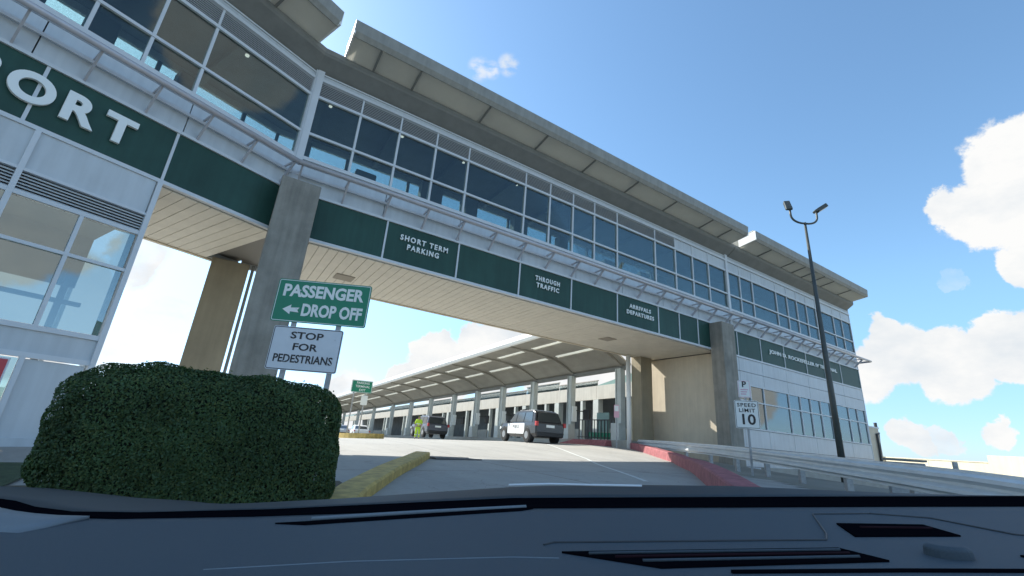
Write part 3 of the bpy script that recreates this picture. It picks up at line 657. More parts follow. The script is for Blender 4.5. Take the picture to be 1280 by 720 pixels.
# rail path
RP=[(19.85,18.3),(18.9,16.2),(17.6,13.6),(16.3,11.3),(14.6,8.9),(12.4,6.3),(10.3,4.0),(8.2,1.9),(6.2,.0),(4.2,-1.8)]
rp=resample([(x+.35,y-.25) for x,y in RP],60)
def railz(p): 
    # measured rail top heights above eye
    d=math.hypot(p.x,p.y); return float(np.interp(d,[5,7.2,9.2,13.5,19.3,24,27],[-.20,-.05,.06,.20,.40,.52,.56]))
GR=thing('guard_rail','galvanized steel guard rail curving along the right edge of the road','guard rail',(0,0,0))
wb=[(0,0),(.0,-.03),(-.055,-.06),(-.055,-.10),(.0,-.14),(.0,-.17),(-.055,-.21),(-.055,-.25),(0,-.28),(0,-.31)]
mb=MB(); rings=[]
for i,p in enumerate(rp):
    tt=rp[min(i+1,59)]-rp[max(i-1,0)]; tt.normalize(); nn=Vector((tt.y,-tt.x)); zt=railz(p)
    rings.append([(p.x-nn.x*a*1.3,p.y-nn.y*a*1.3,zt+b*1.3) for a,b in wb]+[(p.x-nn.x*(a+.012)*1.3,p.y-nn.y*(a+.012)*1.3,zt+b*1.3) for a,b in wb[::-1]])
for i in range(59):
    for k in range(len(rings[0])):
        k2=(k+1)%len(rings[0]); mb.quad(rings[i][k],rings[i+1][k],rings[i+1][k2],rings[i][k2])
mb.quad(*rings[0]); mb.quad(*rings[-1][::-1])
o=mb.obj('rail_beam','galvanized',GR)
for i in range(1,60,5):
    p=rp[i]; z=railz(p); g=h(p.x,p.y)
    tt=rp[min(i+1,59)]-rp[i-1]; an=math.atan2(tt.y,tt.x)
    me=MB().box(-.07,.07,.18,.30,g-.4-z,-.03).obj('post','post_steel',GR); me.location=(p.x,p.y,z); me.rotation_euler.z=an
    me=MB().box(-.05,.05,.03,.18,-.30,-.04).obj('block','post_steel',GR); me.location=(p.x,p.y,z); me.rotation_euler.z=an
# lane line, drain grate
o=ribbon('lane_line',[(15.2,19.8),(12.0,13.2),(9.6,9.6),(7.6,6.6)],.05,.05,'line_paint',.020,kind='structure')
t=thing('drain_grate','steel storm drain grate in the road at the tip of the yellow kerb','drain grate',(5.9,11.9,h(5.9,11.9)+.016),math.radians(10))
for k in range(9): MB().box(-.70+k*.16,-.62+k*.16,-.28,.28,0,.03).obj('bar','grate',t)
MB().box(-.78,.78,-.33,-.28,0,.035).obj('frame','grate',t); MB().box(-.78,.78,.28,.33,0,.035).obj('frame','grate',t); MB().box(-.78,.78,-.28,.28,-.002,.002).obj('sump','dark_gap',t)

# ------------------------------------------------------------------ signs
def roundrect(w,hh,r,n=5):
    pts=[]
    for cx,cz,a0 in ((w/2-r,hh/2-r,0),(-w/2+r,hh/2-r,90),(-w/2+r,-hh/2+r,180),(w/2-r,-hh/2+r,270)):
        for k in range(n+1):
            a=math.radians(a0+90*k/n); pts.append((cx+r*math.cos(a),cz+r*math.sin(a)))
    return pts
def plate(o,name,w,hh,m,y=0,t=.012,z=0,x=0,r=.04):
    p=roundrect(w,hh,r); mb=MB(); n=len(p)
    mb.v=[(x+a,y-t,z+b) for a,b in p]+[(x+a,y,z+b) for a,b in p]
    mb.f=[tuple(range(n))]+[tuple(range(n,2*n))[::-1]]+[(k,k+n,(k+1)%n+n,(k+1)%n) for k in range(n)]; mb.m=[0]*len(mb.f)
    return mb.obj(name,m,o)
def border(o,w,hh,m,y,z=0,x=0,th=.012,r=.035):
    p=roundrect(w,hh,r); q=roundrect(w-2*th,hh-2*th,max(.005,r-th)); n=len(p); mb=MB()
    mb.v=[(x+a,y,z+b) for a,b in p]+[(x+a,y,z+b) for a,b in q]; mb.f=[(k,(k+1)%n,(k+1)%n+n,k+n) for k in range(n)]; mb.m=[0]*n
    return mb.obj('border',m,o)
sa=math.atan2(8.02-8.83,1.98-.51)
S=thing('drop_off_sign','green passenger sign with arrow above a white stop sign on two steel posts','sign',(1.245,8.42,0),sa)
plate(S,'green_board',1.66,.79,'sign_green',z=2.10); border(S,1.63,.76,'letter_white',-.0145,z=2.10,th=.010)
text('PASSENGER',.335,'sign_bright',S,(-.01,-.016,2.275),bold=.012,ext=.002,width=1.43,caph=.235,split=True)
text('DROP OFF',.325,'sign_bright',S,(.20,-.016,1.93),bold=.012,ext=.002,width=1.06,caph=.235,split=True)
ar=MB(); y=-.016; ar.v=[(-.66,y,1.93),(-.52,y,2.02),(-.52,y,1.965),(-.37,y,1.975),(-.40,y,1.93),(-.37,y,1.885),(-.52,y,1.895),(-.52,y,1.84)]; ar.f=[(0,7,6,5,4,3,2,1)]; ar.m=[0]; ar.obj('arrow','sign_bright',S)
plate(S,'white_board',1.20,.76,'sign_white',z=1.245,x=-.12); border(S,1.18,.74,'sign_black',-.0145,z=1.245,x=-.12,th=.012)
text('STOP',.215,'sign_black',S,(-.13,-.016,1.47),bold=.004,ext=.002,width=.56,caph=.125); text('FOR',.215,'sign_black',S,(-.13,-.016,1.27),bold=.004,ext=.002,width=.42,caph=.125); text('PEDESTRIANS',.205,'sign_black',S,(-.12,-.016,1.06),bold=.004,ext=.002,width=1.0,caph=.14)
for x in (-.42,.36):
    pm=MB().box(x-.04,x+.04,.005,.05,-1.2,1.9).obj('post','post_steel',S)
    for zz in (2.3,1.95,1.45,1.02): MB().tube([(x,-.02,zz),(x,-.012,zz)],.012,8).obj('bolt','galvanized',S)
def face(x,y): return math.atan2(-x,y)*1.0
px,py=14.25,8.25
S=thing('speed_limit_sign','white speed limit 10 sign with small parking sign above it by the rail','sign',(px,py,0),math.radians(-50))
plate(S,'speed_board',.70,.86,'sign_bright',z=1.32); border(S,.67,.83,'sign_black',-.0145,z=1.32,th=.014)
text('SPEED',.20,'sign_black',S,(0,-.016,1.60),bold=.003,ext=.002,width=.54,caph=.115,sp=1.15); text('LIMIT',.20,'sign_black',S,(0,-.016,1.435),bold=.003,ext=.002,width=.46,caph=.115,sp=1.15); text('10',.50,'sign_black',S,(.0,-.016,1.15),bold=.010,ext=.002,width=.38,caph=.33,split=True)
plate(S,'parking_board',.36,.54,'sign_bright',z=2.11,x=-.02); border(S,.34,.52,'sign_pink',-.0145,z=2.11,x=-.02,th=.014)
text('P',.26,'sign_black',S,(-.02,-.016,2.25),bold=.006,ext=.002)
for k,zz in enumerate((2.09,2.02,1.95)): MB().box(-.13,.09-.03*k,-.017,-.015,zz-.016,zz+.016).obj('print_line','sign_pink',S)
MB().box(-.03,.03,.004,.05,-1.0,2.3).obj('post','post_steel',S)
S=thing('far_direction_sign','small far green direction sign on a post left of the canopy','sign',(8.2,31.3,0),math.radians(-14))
plate(S,'green_board',1.34,.80,'sign_green',z=2.72); border(S,1.30,.76,'letter_white',-.015,z=2.72,th=.02)
for k,(zz,s_) in enumerate(((2.95,'PARKING'),(2.72,'TERMINAL'),(2.49,'EXIT'))): text(s_,.2,'sign_bright',S,(.05,-.016,zz),bold=.003,ext=.002)
plate(S,'white_board',.42,.62,'sign_bright',z=1.85,x=.28)
for x in (-.45,.28): MB().box(x-.04,x+.04,.01,.08,-.9,2.9 if x>0 else 2.4).obj('post','post_steel',S)
# ------------------------------------------------------------------ lamp post
D=22.3; ax=math.radians(67.9); lx_,ly_=D*math.sin(ax),D*math.cos(ax)
S=thing('lamp_post','tall dark lamp post with two heads standing behind the guard rail','lamp post',(lx_,ly_,0),math.radians(-30))
MB().tube([(0,0,-1.2),(0,0,3),(0,0,10.35)],[.13,.105,.05],14).obj('pole','pole_bronze',S,smooth=True)
MB().tube([(0,0,-1.2),(0,0,-.75)],.20,14).obj('base','pole_bronze',S)
for sx in (-1,1):
    pts=[(0,0,10.30)]+[(sx*(.62*math.sin(a)**.8),0,10.30+.40*(1-math.cos(a)**.9)) for a in np.linspace(.2,math.pi/2,8)]+[(sx*.63,0,10.98)]
    MB().tube(pts,.045,8).obj('arm','pole_bronze',S,smooth=True)
    hd=thing('x','x','x'); COL.objects.unlink(hd); bpy.data.objects.remove(hd)
    q=MB().box(-.14,.14,-.17,.17,-.05,.09).obj('lamp_head','pole_bronze',S,bevel=.03)
    # flood heads look outward and down
    q.location=(sx*.66,0,11.02)
    b=MB().extr([(-.16,-.12),(.16,-.12),(.16,.10),(-.16,.10)],0,.62).obj('lamp_housing','pole_bronze',q,bevel=.03)
    l=MB().box(.05,.58,-.13,.13,-.132,-.122).obj('lens','lamp_glass',q)
    q.scale=(.85,.8,.8)
    q.rotation_euler=(0,math.radians(-62 if sx<0 else -35),math.radians(70 if sx<0 else -8))
# ------------------------------------------------------------------ distant parking structure and extras on the right
def at(az,d): a=math.radians(az); return d*math.sin(a),d*math.cos(a)
t=thing('parking_deck','long low cream parking wall in the sun beyond the guard rail','building',(*at(74,62),0),math.radians(-108))
for k in range(8): MB().box(-22+k*5.6,-16.43+k*5.6,0,.35,-1.9,1.13).obj('wall_panel','parking_cream',t)
MB().box(22.8-17.6,60,-.1,6,-1.9,1.75).obj('stair_block','parking_cream',t); MB().box(-22,5.2,-.04,.4,1.13,1.21).obj('coping','parking_cream',t)
x,y=at(76.0,16); t=MB().tube([(x,y,-1.4),(x+.02,y,.28)],.055,8).obj('bollard_post','post_steel'); tag(t,'short grey post poking above the guard rail before the cream wall','post')
x,y=at(72.7,14); t=thing('utility_cabinet','dark grey utility cabinet just above the guard rail','cabinet',(x,y,0),math.radians(-66))
MB().box(-.34,.34,0,.5,-1.4,.17).obj('cabinet_body','post_steel',t,bevel=.02); MB().box(-.37,.37,-.03,.53,.20,.24).obj('lid','roof_dark',t)
t=thing('annex_building','small beige annex with dark steel frame at the far right end of the terminal','building',(43.4,15.5,0),0)
MB().box(0,2.0,0,6,-1.9,3.0).obj('wall','beige_render',t); MB().box(-.05,2.05,-.05,6.05,3.0,3.12).obj('coping','white_panel',t)
MB().tube([(2.3,.2,-1.9),(2.2,.2,3.5)],.12,8).obj('steel_post','steel_dark',t); MB().tube([(1.3,-.1,-1.9),(1.3,-.1,2.6)],.08,8).obj('steel_post','steel_dark',t)
MB().tube([(1.3,-.1,2.5),(2.3,.1,2.7)],.08,8).obj('steel_beam','steel_dark',t); MB().tube([(1.3,-.1,.5),(2.3,.1,2.7)],.05,8).obj('steel_beam','steel_dark',t)
MB().box(1.5,2.1,-.12,-.03,-.2,.9).obj('window','car_glass',t)
# planter wall strip seen under the guard rail
t=MB(); 
for k in range(10):
    x=18+2.3*k; 
t=thing('retaining_wall','low concrete wall at the foot of the tower behind the guard rail','wall',(22.6,12.4,0),math.radians(0))
for k in range(7): MB().box(k*2.5+.01,k*2.5+2.49,0,.25,-1.6,-.35-.03*k).obj('wall_block','counter',t)

# ------------------------------------------------------------------ hedge
def leaves(name,n,fn,size,mats,parent=None,**kw):
    P,Nn=fn(n); n=len(P)
    a=rng.normal(size=(n,3)); a/=np.linalg.norm(a,axis=1)[:,None]
    nn=Nn+a*.75; nn/=np.linalg.norm(nn,axis=1)[:,None]
    u=np.cross(nn,rng.normal(size=(n,3))); u/=np.linalg.norm(u,axis=1)[:,None]; v=np.cross(nn,u)
    s=size*rng.uniform(.6,1.3,(n,1)); 
    V=np.stack([P-u*s,P-v*s*.5,P+u*s,P+v*s*.5],1).reshape(-1,3)
    me=bpy.data.meshes.new(name); F=np.arange(4*n).reshape(n,4)
    me.vertices.add(4*n); me.vertices.foreach_set('co',V.ravel()); me.loops.add(4*n); me.loops.foreach_set('vertex_index',F.ravel())
    me.polygons.add(n); me.polygons.foreach_set('loop_start',np.arange(0,4*n,4)); 
    for m in mats: me.materials.append(MT[m])
    me.polygons.foreach_set('material_index',rng.integers(0,len(mats),n).astype(np.int32)); me.update(calc_edges=True)
    o=bpy.data.objects.new(name,me); COL.objects.link(o); o.parent=parent
    for k,q in kw.items(): o[k]=q
    return o
HX,HY,HZ=1.25,.72,.80
HE=thing('clipped_hedge','dense dark green clipped hedge in front of the drop off sign','hedge',(.08,5.75,-.36),math.radians(-7))
def hpts(n):
    d=rng.normal(size=(n,3)); d/=np.linalg.norm(d,axis=1)[:,None]
    e=5.2; k=(np.abs(d[:,0])**e+np.abs(d[:,1])**e+np.abs(d[:,2])**e)**(-1/e); q=d*k[:,None]
    # lumps
    l=.012*np.sin(q[:,0]*4+q[:,2]*3+.7)+.016*np.sin(q[:,0]*9+q[:,2]*5)+.014*np.sin(q[:,2]*11+q[:,1]*7+1)+.014*np.sin(q[:,0]*17+q[:,2]*13+2)
    r=1-.10*rng.random(n)**2+l
    grad=np.sign(q)*np.abs(q)**(e-1)/np.array([HX,HY,HZ]); grad/=np.linalg.norm(grad,axis=1)[:,None]
    P=q*np.array([HX,HY,HZ])*r[:,None]; P[:,0]*=1-np.where(q[:,0]<0,.22,.05)*np.clip(.1-q[:,2],0,1.2)-.05*np.clip(q[:,2],0,1); P[:,1]*=1-.12*np.clip(-q[:,2],0,1); return P,grad
hl=leaves('foliage',190000,hpts,.0140,['leaf_a','leaf_c','leaf_b','leaf_a'],HE); hl['kind']='stuff'
P,_=hpts(2500); tw=MB()
def hpt2(n):
    P,g=hpts(n*6); m=(P[:,2]>.62)&(rng.random(len(P))<.5); P=P[m];g=g[m]; P=P+np.array([0,0,1])*rng.random((len(P),1))**3*.055-np.array([0,0,.02]); return P,g
q=leaves('top_shoots',5000,hpt2,.017,['leaf_b'],HE); q['kind']='stuff'  # shoots in the paler leaf, the lit look of the top is coloured in
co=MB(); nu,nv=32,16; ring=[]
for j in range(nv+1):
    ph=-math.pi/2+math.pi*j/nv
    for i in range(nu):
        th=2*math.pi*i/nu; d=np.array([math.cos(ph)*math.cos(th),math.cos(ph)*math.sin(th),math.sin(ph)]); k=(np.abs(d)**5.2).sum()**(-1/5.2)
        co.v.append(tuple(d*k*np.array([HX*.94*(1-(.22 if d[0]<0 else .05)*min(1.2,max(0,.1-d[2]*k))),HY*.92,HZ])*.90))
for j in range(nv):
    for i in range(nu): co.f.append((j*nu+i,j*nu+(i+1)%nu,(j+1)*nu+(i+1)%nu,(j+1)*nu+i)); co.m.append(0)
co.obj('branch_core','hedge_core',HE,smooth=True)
# soil bed under the hedge
sheet('planting_bed',np.linspace(-2.6,1.9,19),np.linspace(4.4,7.6,13),'soil',.03)
mat('grass',(.045,.075,.03),.95,noise_s=5,noise_a=.4,bump=1,bs=50)
sheet('grass_verge',np.linspace(-9,-1.7,25),np.linspace(6.0,9.6,15),'grass',.035)
# far trees beyond the canopy end
def tree(x,y,ht,r,label):
    g=h(x,y); t=thing('leafy_tree',label,'tree',(x,y,g),0,'trees beyond the far end of the road')
    MB().tube([(0,0,-.2),(.05,0,ht*.4),(0,.1,ht*.75)],[r*.10,r*.07,r*.02],8).obj('trunk','bark',t)
    for k in range(5):
        a=2*math.pi*k/5+x; MB().tube([(0,0,ht*.38),(math.cos(a)*r*.3,math.sin(a)*r*.3,ht*.55),(math.cos(a)*r*.6,math.sin(a)*r*.6,ht*.75)],[r*.05,r*.035,r*.012],6).obj('limb','bark',t)
    cl=rng.normal(size=(26,3))*np.array([r*.42,r*.42,ht*.16])+np.array([0,0,ht*.68])
    def fn(n):
        c=cl[rng.integers(0,26,n)]; d=rng.normal(size=(n,3)); d/=np.linalg.norm(d,axis=1)[:,None]
        return c+d*(r*.26)*rng.random((n,1))**.4,d
    q=leaves('crown',3800,fn,.17,['leaf_a','leaf_b'],t); q['kind']='stuff'
tree(10.5,92,7,4.5,'rounded green tree far down the road left of the canopy')
tree(4.0,100,8,5,'broad green tree farthest left beyond the hedge')

# ------------------------------------------------------------------ vehicles
def car(name,label,loc,head,L_=4.9,Wd=1.92,Ht=1.76,paint=('paint_dark','paint_white'),suv=True,cat='car'):
    # local x = forward
    t=thing(name,label,cat,loc,head)
    hw=Wd/2
    if suv: st=[(-2.42,.45,.95,1.00,.90),(-2.36,.32,1.02,1.08,.96),(-1.9,.28,1.05,1.12,.99),(-.6,.26,1.02,1.06,1.0),(.55,.26,1.0,1.05,1.0),(.9,.26,1.0,1.06,.99),(1.9,.28,.9,.98,.97),(2.3,.36,.78,.86,.90),(2.43,.45,.62,.66,.80)]
    else: st=[(-2.38,.42,.80,.92,.88),(-2.25,.30,.86,1.00,.95),(-1.5,.24,.88,.98,.99),(-.6,.24,.86,.92,1.0),(.8,.24,.84,.9,1.0),(1.6,.26,.78,.84,.97),(2.2,.34,.66,.72,.9),(2.36,.42,.55,.58,.82)]
    mb=MB(); rings=[]
    for x,zb,zm,zt,k in st:
        w=hw*k; x*=L_/4.9
        rings.append([(x,-w*.9,zb),(x,-w,zb+.18),(x,-w,zm-.15),(x,-w*.93,zt),(x,w*.93,zt),(x,w,zm-.15),(x,w,zb+.18),(x,w*.9,zb)])
    for i in range(len(rings)-1):
        for k in range(8):
            k2=(k+1)%8; mb.quad(rings[i][k],rings[i+1][k],rings[i+1][k2],rings[i][k2])
    mb.quad(*rings[0]); mb.quad(*rings[-1][::-1])
    mb.obj('body',paint[0],t,bevel=.07)
    # greenhouse
    s=L_/4.9
    if suv: g=[(-2.25*s,1.06),(-2.02*s,Ht-.12),(-1.7*s,Ht-.02),(-.2*s,Ht),(.35*s,Ht-.06),(1.05*s,1.08)]
    else: g=[(-1.9*s,.95),(-1.15*s,Ht-.08),(-.9*s,Ht-.02),(-.1*s,Ht),(.3*s,Ht-.04),(1.25*s,.93)]
    z0=.98 if suv else .88; b=MB(); wl=hw*.95; wt=hw*.76; base=[(g[0][0],z0),(g[-1][0],z0)]
    pr=[g[0]]+g[1:-1]+[g[-1]]; n=len(pr)
    def wz(z): return wl+(wt-wl)*(z-z0)/(Ht-z0)
    for sy in (-1,1):
        for x,z in pr: b.v.append((x,sy*wz(z),z))
    b.f.append(tuple(range(n))); b.f.append(tuple(range(n,2*n))[::-1]); b.f+= [(k,k+n,k+1+n,k+1) for k in range(n-1)]; b.m=[0]*len(b.f)
    b.obj('cabin',paint[0],t,bevel=.06)
    # glass strips, slightly proud
    def strip(name,pts,m='car_glass'):
        q=MB(); q.quad(*pts); return q.obj(name,m,t)
    for sy in (-1,1):
        e=.018*sy
        for a,c in (((-1.95,-.95),0),((-.88,.02),0),((.09,.80),0)) if suv else (((-1.15,-.55),0),((-.48,.25),0),((.32,.85),0)):
            x0,x1=a; zt=Ht-.14; zb=z0+.10
            xa=x0*s; xb=x1*s
            xtb=min(xb,.42*s) if x1>.5 else xb
            strip('side_window',[(xa,sy*wz(zb)+e,zb),(xb,sy*wz(zb)+e,zb),(xtb,sy*wz(zt)+e,zt),(xa+(.18 if x0<-1.1 else 0),sy*wz(zt)+e,zt)])
    xr0,zr0=g[0]; xr1,zr1=g[1]
    strip('rear_window',[(xr0-.0+.02,-wl*.82,zr0+.05),(xr0+.02,wl*.82,zr0+.05),(xr1-.03,wt*.88,zr1-.03),(xr1-.03,-wt*.88,zr1-.03)]).location.x=-.035
    xf0,zf0=g[-1]; xf1,zf1=g[-2]
    strip('windscreen',[(xf0,-wl*.85,zf0+.03),(xf0,wl*.85,zf0+.03),(xf1,wt*.9,zf1),(xf1,-wt*.9,zf1)]).location=(.03,0,.02)
    if paint[1]!=paint[0]:
        for sy in (-1,1):
            for x0,x1 in ((-1.15,-.1),(-.06,1.0)):
                MB().box(x0,x1,sy*hw-.015,sy*hw+.015,.42,1.0).obj('door',paint[1],t,bevel=.01)
        MB().box(-1.6,.2,-wt*.8,wt*.8,Ht-.01,Ht+.012).obj('roof_panel',paint[1],t)
    # lights, plate, bumper
    for sy in (-1,1):
        MB().box(-2.46*s,-2.28*s,sy*hw*.93-.12,sy*hw*.93+.03,.88 if suv else .72,1.12 if suv else .86).obj('tail_light','tail_red',t,bevel=.02)
        MB().box(2.18*s,2.38*s,sy*hw*.78-.16,sy*hw*.78+.12,.66,.80).obj('headlight','lamp_glass' if 0 else 'letter_white',t,bevel=.02)
        MB().box(.85*s,1.0*s,sy*(hw+.06)-.10,sy*(hw+.06)+.10,1.0 if suv else .9,1.14 if suv else 1.02).obj('mirror',paint[0],t,bevel=.02)
    MB().box(-2.45*s,-2.41*s,-.26,.26,.82,.96).obj('number_plate','letter_white',t)
    MB().box(-2.50*s,-2.36*s,-hw*.86,hw*.86,.34,.56).obj('bumper','black_plastic',t,bevel=.03)
    wr=.37 if suv else .33
    for wx in (-1.46*s,1.5*s):
        for sy in (-1,1):
            w=MB().tube([(wx,sy*(hw-.22),wr),(wx,sy*(hw-.20+.22),wr)],wr,24).obj('wheel','tyre',t)
            MB().tube([(wx,sy*(hw+.005),wr),(wx,sy*(hw+.03),wr)],wr*.55,16).obj('rim','rim',w)
            MB().tube([(wx,sy*(hw-.2),wr+.02),(wx,sy*(hw-.005),wr+.02)],wr+.07,24).obj('wheel_arch','black_plastic',t)
    return t
def az2rot(a): return math.radians(90-a)
x,y=16.3,23.0
c=car('police_car','black and white police SUV parked under the canopy, seen from behind',(x,y,h(x,y)+.02),az2rot(7),cat='car')
MB().box(-.35,-.05,-.6,.6,1.76,1.84).obj('light_bar','black_plastic',c,bevel=.02)
text('POLICE',.26,'sign_black',c,(-.1,1.0,.82),rot=(math.pi/2,0,math.pi),ext=.001)
x,y=16.4,38.5
car('parked_car','dark silver SUV parked behind the worker in yellow',(x,y,-.22),az2rot(4),paint=('paint_grey','paint_grey'),cat='car')
x,y=15.5,57
car('parked_car','white sedan parked far away beyond the yellow island',(x,y,-.98),az2rot(8),L_=4.7,Wd=1.85,Ht=1.45,paint=('paint_white','paint_white'),suv=False,cat='car')
x,y=15.0,64
car('parked_car','farthest pale silver sedan half hidden by the hedge',(x,y,-1.05),az2rot(10),L_=4.7,Wd=1.85,Ht=1.45,paint=('paint_silver','paint_silver'),suv=False,cat='car')
# ------------------------------------------------------------------ worker
def skin(name,V,E,Rr,m,parent,root=0,lv=2):
    me=bpy.data.meshes.new(name); me.from_pydata(V,E,[]); me.materials.append(MT[m]); o=bpy.data.objects.new(name,me); COL.objects.link(o); o.parent=parent
    sk=o.modifiers.new('skin','SKIN'); sk.use_smooth_shade=True
    for i,r in enumerate(Rr): me.skin_vertices[0].data[i].radius=(r,r) if not isinstance(r,tuple) else r
    me.skin_vertices[0].data[root].use_root=True
    ss=o.modifiers.new('sub','SUBSURF'); ss.levels=lv; ss.render_levels=lv; return o
wxp,wyp=14.3,35.6
Pn=thing('person','worker in yellow green high visibility shirt and trousers standing in the road','person',(wxp,wyp,h(wxp,wyp)+.01),math.radians(-20))
V=[(0,0,.95),(0,0,1.15),(0,0,1.40),(0,0,1.50),(0,-.01,1.58),(0,-.01,1.68),
   (.18,0,1.42),(.26,-.03,1.15),(.20,-.14,.95),(-.18,0,1.42),(-.27,.02,1.15),(-.26,-.05,.90),
   (.10,0,.88),(.12,-.03,.50),(.13,.02,.09),(.14,-.10,.04),(-.10,0,.88),(-.13,.02,.50),(-.15,.05,.09),(-.16,-.07,.04)]
E=[(0,1),(1,2),(2,3),(3,4),(4,5),(2,6),(6,7),(7,8),(2,9),(9,10),(10,11),(0,12),(12,13),(13,14),(14,15),(0,16),(16,17),(17,18),(18,19)]
Rr=[(.15,.11),(.16,.11),(.17,.11),.055,.085,.095,.075,.052,.038,.075,.052,.038,.10,.072,.045,.04,.10,.072,.045,.04]
skin('body',V,E,Rr,'skin',Pn)
V=[(0,0,.93),(0,0,1.15),(0,0,1.38),(.17,0,1.43),(.24,-.015,1.24),(.255,-.03,1.12),(-.17,0,1.43),(-.25,.01,1.24),(-.265,.015,1.12)]
skin('shirt',V,[(0,1),(1,2),(2,3),(3,4),(4,5),(2,6),(6,7),(7,8)],[(.175,.135),(.18,.135),(.19,.13),.10,.08,.072,.10,.08,.072],'hivis',Pn)
V=[(0,0,.95),(.10,0,.86),(.12,-.03,.50),(.13,.02,.12),(-.10,0,.86),(-.13,.02,.50),(-.15,.05,.12)]
skin('trousers',V,[(0,1),(1,2),(2,3),(0,4),(4,5),(5,6)],[(.17,.13),.12,.092,.07,.12,.092,.07],'hivis',Pn)
mb=MB().tube([(0,0,1.12),(0,0,1.17)],.215,16); o=mb.obj('reflective_band','reflective',Pn,smooth=True); o.scale=(1,.74,1)
for sx,cx,cy in ((1,.127,.0),(-1,-.143,.035)): MB().tube([(cx,cy,.30),(cx,cy,.35)],.092,12).obj('reflective_band','reflective',Pn,smooth=True)
mb=MB(); mb.tube([(0,.0,1.70),(0,.0,1.75),(0,.0,1.79)],[.102,.09,.04],12); mb.obj('hair','hair',Pn,smooth=True)
mb=MB().box(-.09,.09,-.19,-.08,1.705,1.72).obj('cap_brim','hivis',Pn,bevel=.005)
for x,y in ((.14,-.05),(-.16,-.02)): MB().box(x-.05,x+.05,y-.13,y+.10,-.0,.08).obj('shoe','black_plastic',Pn,bevel=.03)
for sx,hx,hy,hz in ((1,.195,-.15,.93),(-1,-.262,-.055,.88)):
    for k in range(4): MB().tube([(hx+(k-1.5)*.018,hy,hz),(hx+(k-1.5)*.019,hy-.012,hz-.045),(hx+(k-1.5)*.018,hy-.02,hz-.075+.006*abs(k-1.5))],[.009,.009,.007],6).obj('finger','skin',Pn)
    MB().tube([(hx-.03*sx,hy-.01,hz+.02),(hx-.045*sx,hy-.035,hz-.015)],[.010,.008],6).obj('thumb','skin',Pn)
MB().box(-.012,.012,-.115,-.085,1.625,1.665).obj('nose','skin',Pn,bevel=.006)
for sx in (-1,1): MB().box(sx*.035-.012,sx*.035+.012,-.102,-.09,1.672,1.682).obj('eye','black_plastic',Pn)

# ------------------------------------------------------------------ our own car, seen from the passenger side
fx=Vector([R[0][0],R[1][0],R[2][0]]).normalized(); fy=Vector((0,0,1)).cross(fx).normalized(); fz=fx.cross(fy)
# x across the car, y forward along the bonnet, z up; the car stands on the banked road
CAR=thing('car_interior','dark blue grey car dashboard with vents, windscreen base and bonnet edge, nearest the camera','car')
CAR.matrix_world=Matrix((fx,fy,fz)).transposed().to_4x4()
ZD=-.14
def crown(x,y): return ZD-.004*(x/1.1)**2+.010*(y-.8)
def surf(name,xs,rows,m,th=.006,smooth=True):
    mb=MB(); pr=[rows(x) for x in xs]; n=len(pr[0])
    for x,p in zip(xs,pr):
        for q in p: mb.v.append((x,q[0],q[1]) if len(q)==2 else q)
    for i in range(len(xs)-1):
        for k in range(n-1):
            mb.f.append((i*n+k,(i+1)*n+k,(i+1)*n+k+1,i*n+k+1)); mb.m.append(0)
    o=mb.obj(name,m,CAR,smooth=smooth); sd=o.modifiers.new('solid','SOLIDIFY'); sd.thickness=th; sd.offset=-1; return o
xs=np.linspace(-2.3,1.8,83)
def yf(x): return float(np.interp(x,[-2.3,-1.5,-1.2,-1.05,-.9,-.75,-.5,0,.5,1.15,1.6],[1.75,1.30,1.14,1.04,.97,.945,.965,1.06,1.08,1.12,1.16]))   # front edge of the dash top
def dash(x):
    e=yf(x)
    return [(.20,ZD-.10),(.30,ZD-.045),(.40,ZD-.018),(.50,ZD-.006)]+[(y,crown(x,y)) for y in np.linspace(.58,e,9)]
surf('dashboard',xs,dash,'dash_vinyl')
def fwid(x): return float(np.interp(x,[-2.3,-1.2,-.9,-.5,0,2],[.05,.05,.045,.07,.15,.17]))
def frit(x):
    e=yf(x); z=crown(x,e); w=fwid(x); return [(e-.002,z+.004),(e+.3*w,z+.003),(e+.7*w,z+.003),(e+w,z+.004)]
surf('windscreen_base',xs,frit,'dash_black')
def cowl(x):
    e=yf(x)+fwid(x); z=crown(x,e)
    r=float(np.interp(x,[-1.5,-.9,-.3,.1,.45,.75,1.0,1.6],[-.045,-.030,-.014,-.004,-.002,-.006,-.016,-.040]))
    return [(e-.01,z+.001),(e+.10,z+.001+r*.25),(e+.25,z+.002+r*.7),(e+.40,z-.002+r),(e+.62,z-.03+r)]
surf('cowl_panel',xs,cowl,'cowl')
def hood(x):
    e=yf(x)+.80; return [(e,ZD-.12),(e+.3,ZD-.10-.05*(x/1.2)**2),(e+.7,ZD-.13-.06*(x/1.2)**2),(e+1.1,ZD-.22-.08*(x/1.2)**2)]
surf('bonnet',np.linspace(-1.0,1.1,31),hood,'paint_white')
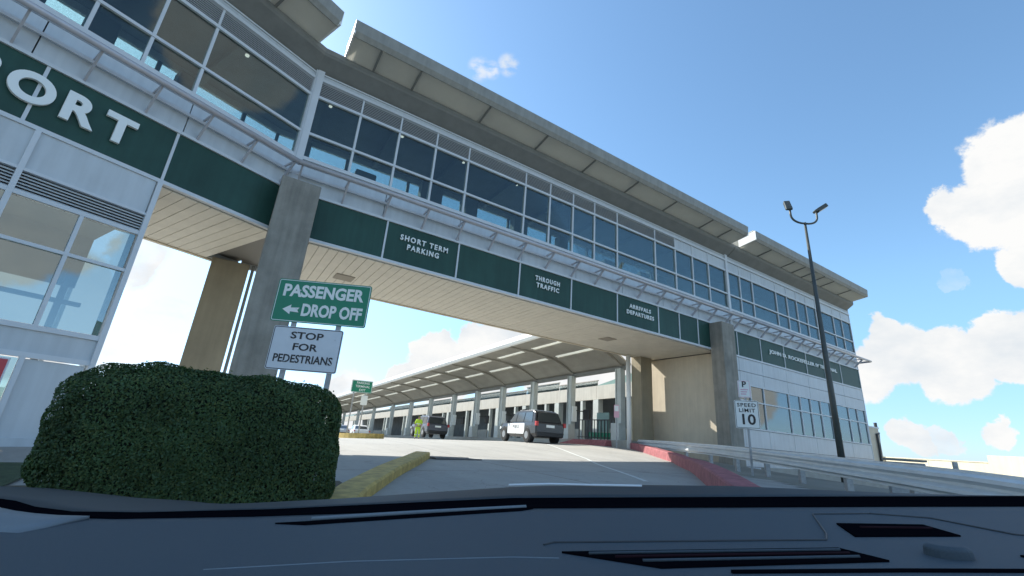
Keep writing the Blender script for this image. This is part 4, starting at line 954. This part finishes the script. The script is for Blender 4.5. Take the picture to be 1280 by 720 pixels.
# wiper line is drawn white further down: its glare is in the colour
def poly(name,pts,m,dz,th=.004):
    b=MB(); n=len(pts); b.v=[(x,y,crown(x,y)+dz) for x,y in pts]+[(x,y,crown(x,y)+dz-th) for x,y in pts]
    b.f=[tuple(range(n)),tuple(range(n,2*n))[::-1]]+[(k,k+n,(k+1)%n+n,(k+1)%n) for k in range(n)]; b.m=[0]*len(b.f); return b.obj(name,m,CAR)
def seam(name,pts,m='steel_dark',r=.0015,dz=.001):
    P=[]
    for (x0,y0),(x1,y1) in zip(pts,pts[1:]):
        for k in range(6): t=k/6; P.append((x0+(x1-x0)*t,y0+(y1-y0)*t))
    P.append(pts[-1]); return MB().tube([(x,y,crown(x,y)+dz) for x,y in P],r,6).obj(name,m,CAR,smooth=True)
seam('wiper_glare',[(-.01,1.52),(.12,1.55),(.26,1.52),(.40,1.50)],'glare_white',.0035,.002)  # white strip painted as the glare on bonnet and wiper
# defroster slot, glove-box panel seams, speaker and air vents, knob
poly('defroster_slot',[(-.42,.885),(-.36,.872),(.02,1.025),(.045,1.05),(.02,1.06),(-.36,.905)],'dash_black',.0022,.0035)  # flat patch, the shade inside the slot is painted black
seam('lip_highlight',[(-.37,.918),(-.2,.985),(.03,1.062)],'dash_light',.004,.003)  # pale tube paints the highlight along the slot ridge
seam('panel_seam',[(.045,.72),(.06,.735),(.27,.745),(.47,.755),(.50,.80),(.60,.99),(.72,1.00)])
seam('panel_seam',[(.72,1.00),(.80,.95),(.80,.80),(.86,.77),(1.0,.77)])
poly('long_vent',[(.066,.675),(.45,.700),(.468,.634),(.175,.602)],'dash_black',.0024,.003)  # all vents here are flat patches, recess shade painted in black
for k in range(3): seam('vent_fin',[(.10+.03*k,.66-.018*k),(.44,.682-.018*k)],'dash_red' if k==1 else 'dash_vinyl',.0020,.0035)
poly('side_vent',[(.575,.885),(.72,.875),(.70,.785),(.53,.778)],'dash_black',.0024,.003)
seam('vent_fin',[(.585,.84),(.70,.835)],'dash_red',.0022,.0035)
k=MB(); 
for i_ in range(7): pass
kb=MB().tube([(.57,.665,crown(.57,.665)-.01),(.57,.665,crown(.57,.665)+.010),(.57,.665,crown(.57,.665)+.014)],[.026,.024,.018],24).obj('knob','dash_vinyl',CAR,smooth=False,bevel=.002)
poly('corner_vent',[(.66,.662),(.74,.660),(.74,.628),(.66,.640)],'dash_black',.0024,.003)
seam('lower_lip',[(.25,.585),(.45,.592),(.75,.592)],'dash_black',.003)
seam('lower_lip',[(-.36,.60),(-.2,.635),(0,.655),(.06,.65)],'dash_light',.0022,-.0012)
# pale sheet painting the light reflected on the left dash corner
surf('corner_sheen',np.linspace(-2.3,-.80,22),lambda x:[(.80+(x+.74)*-.25,crown(x,.7)+.002),(.86+(x+.74)*-.45,crown(x,.8)+.006),(yf(x)-.012,crown(x,yf(x))+.006)],'dash_light')
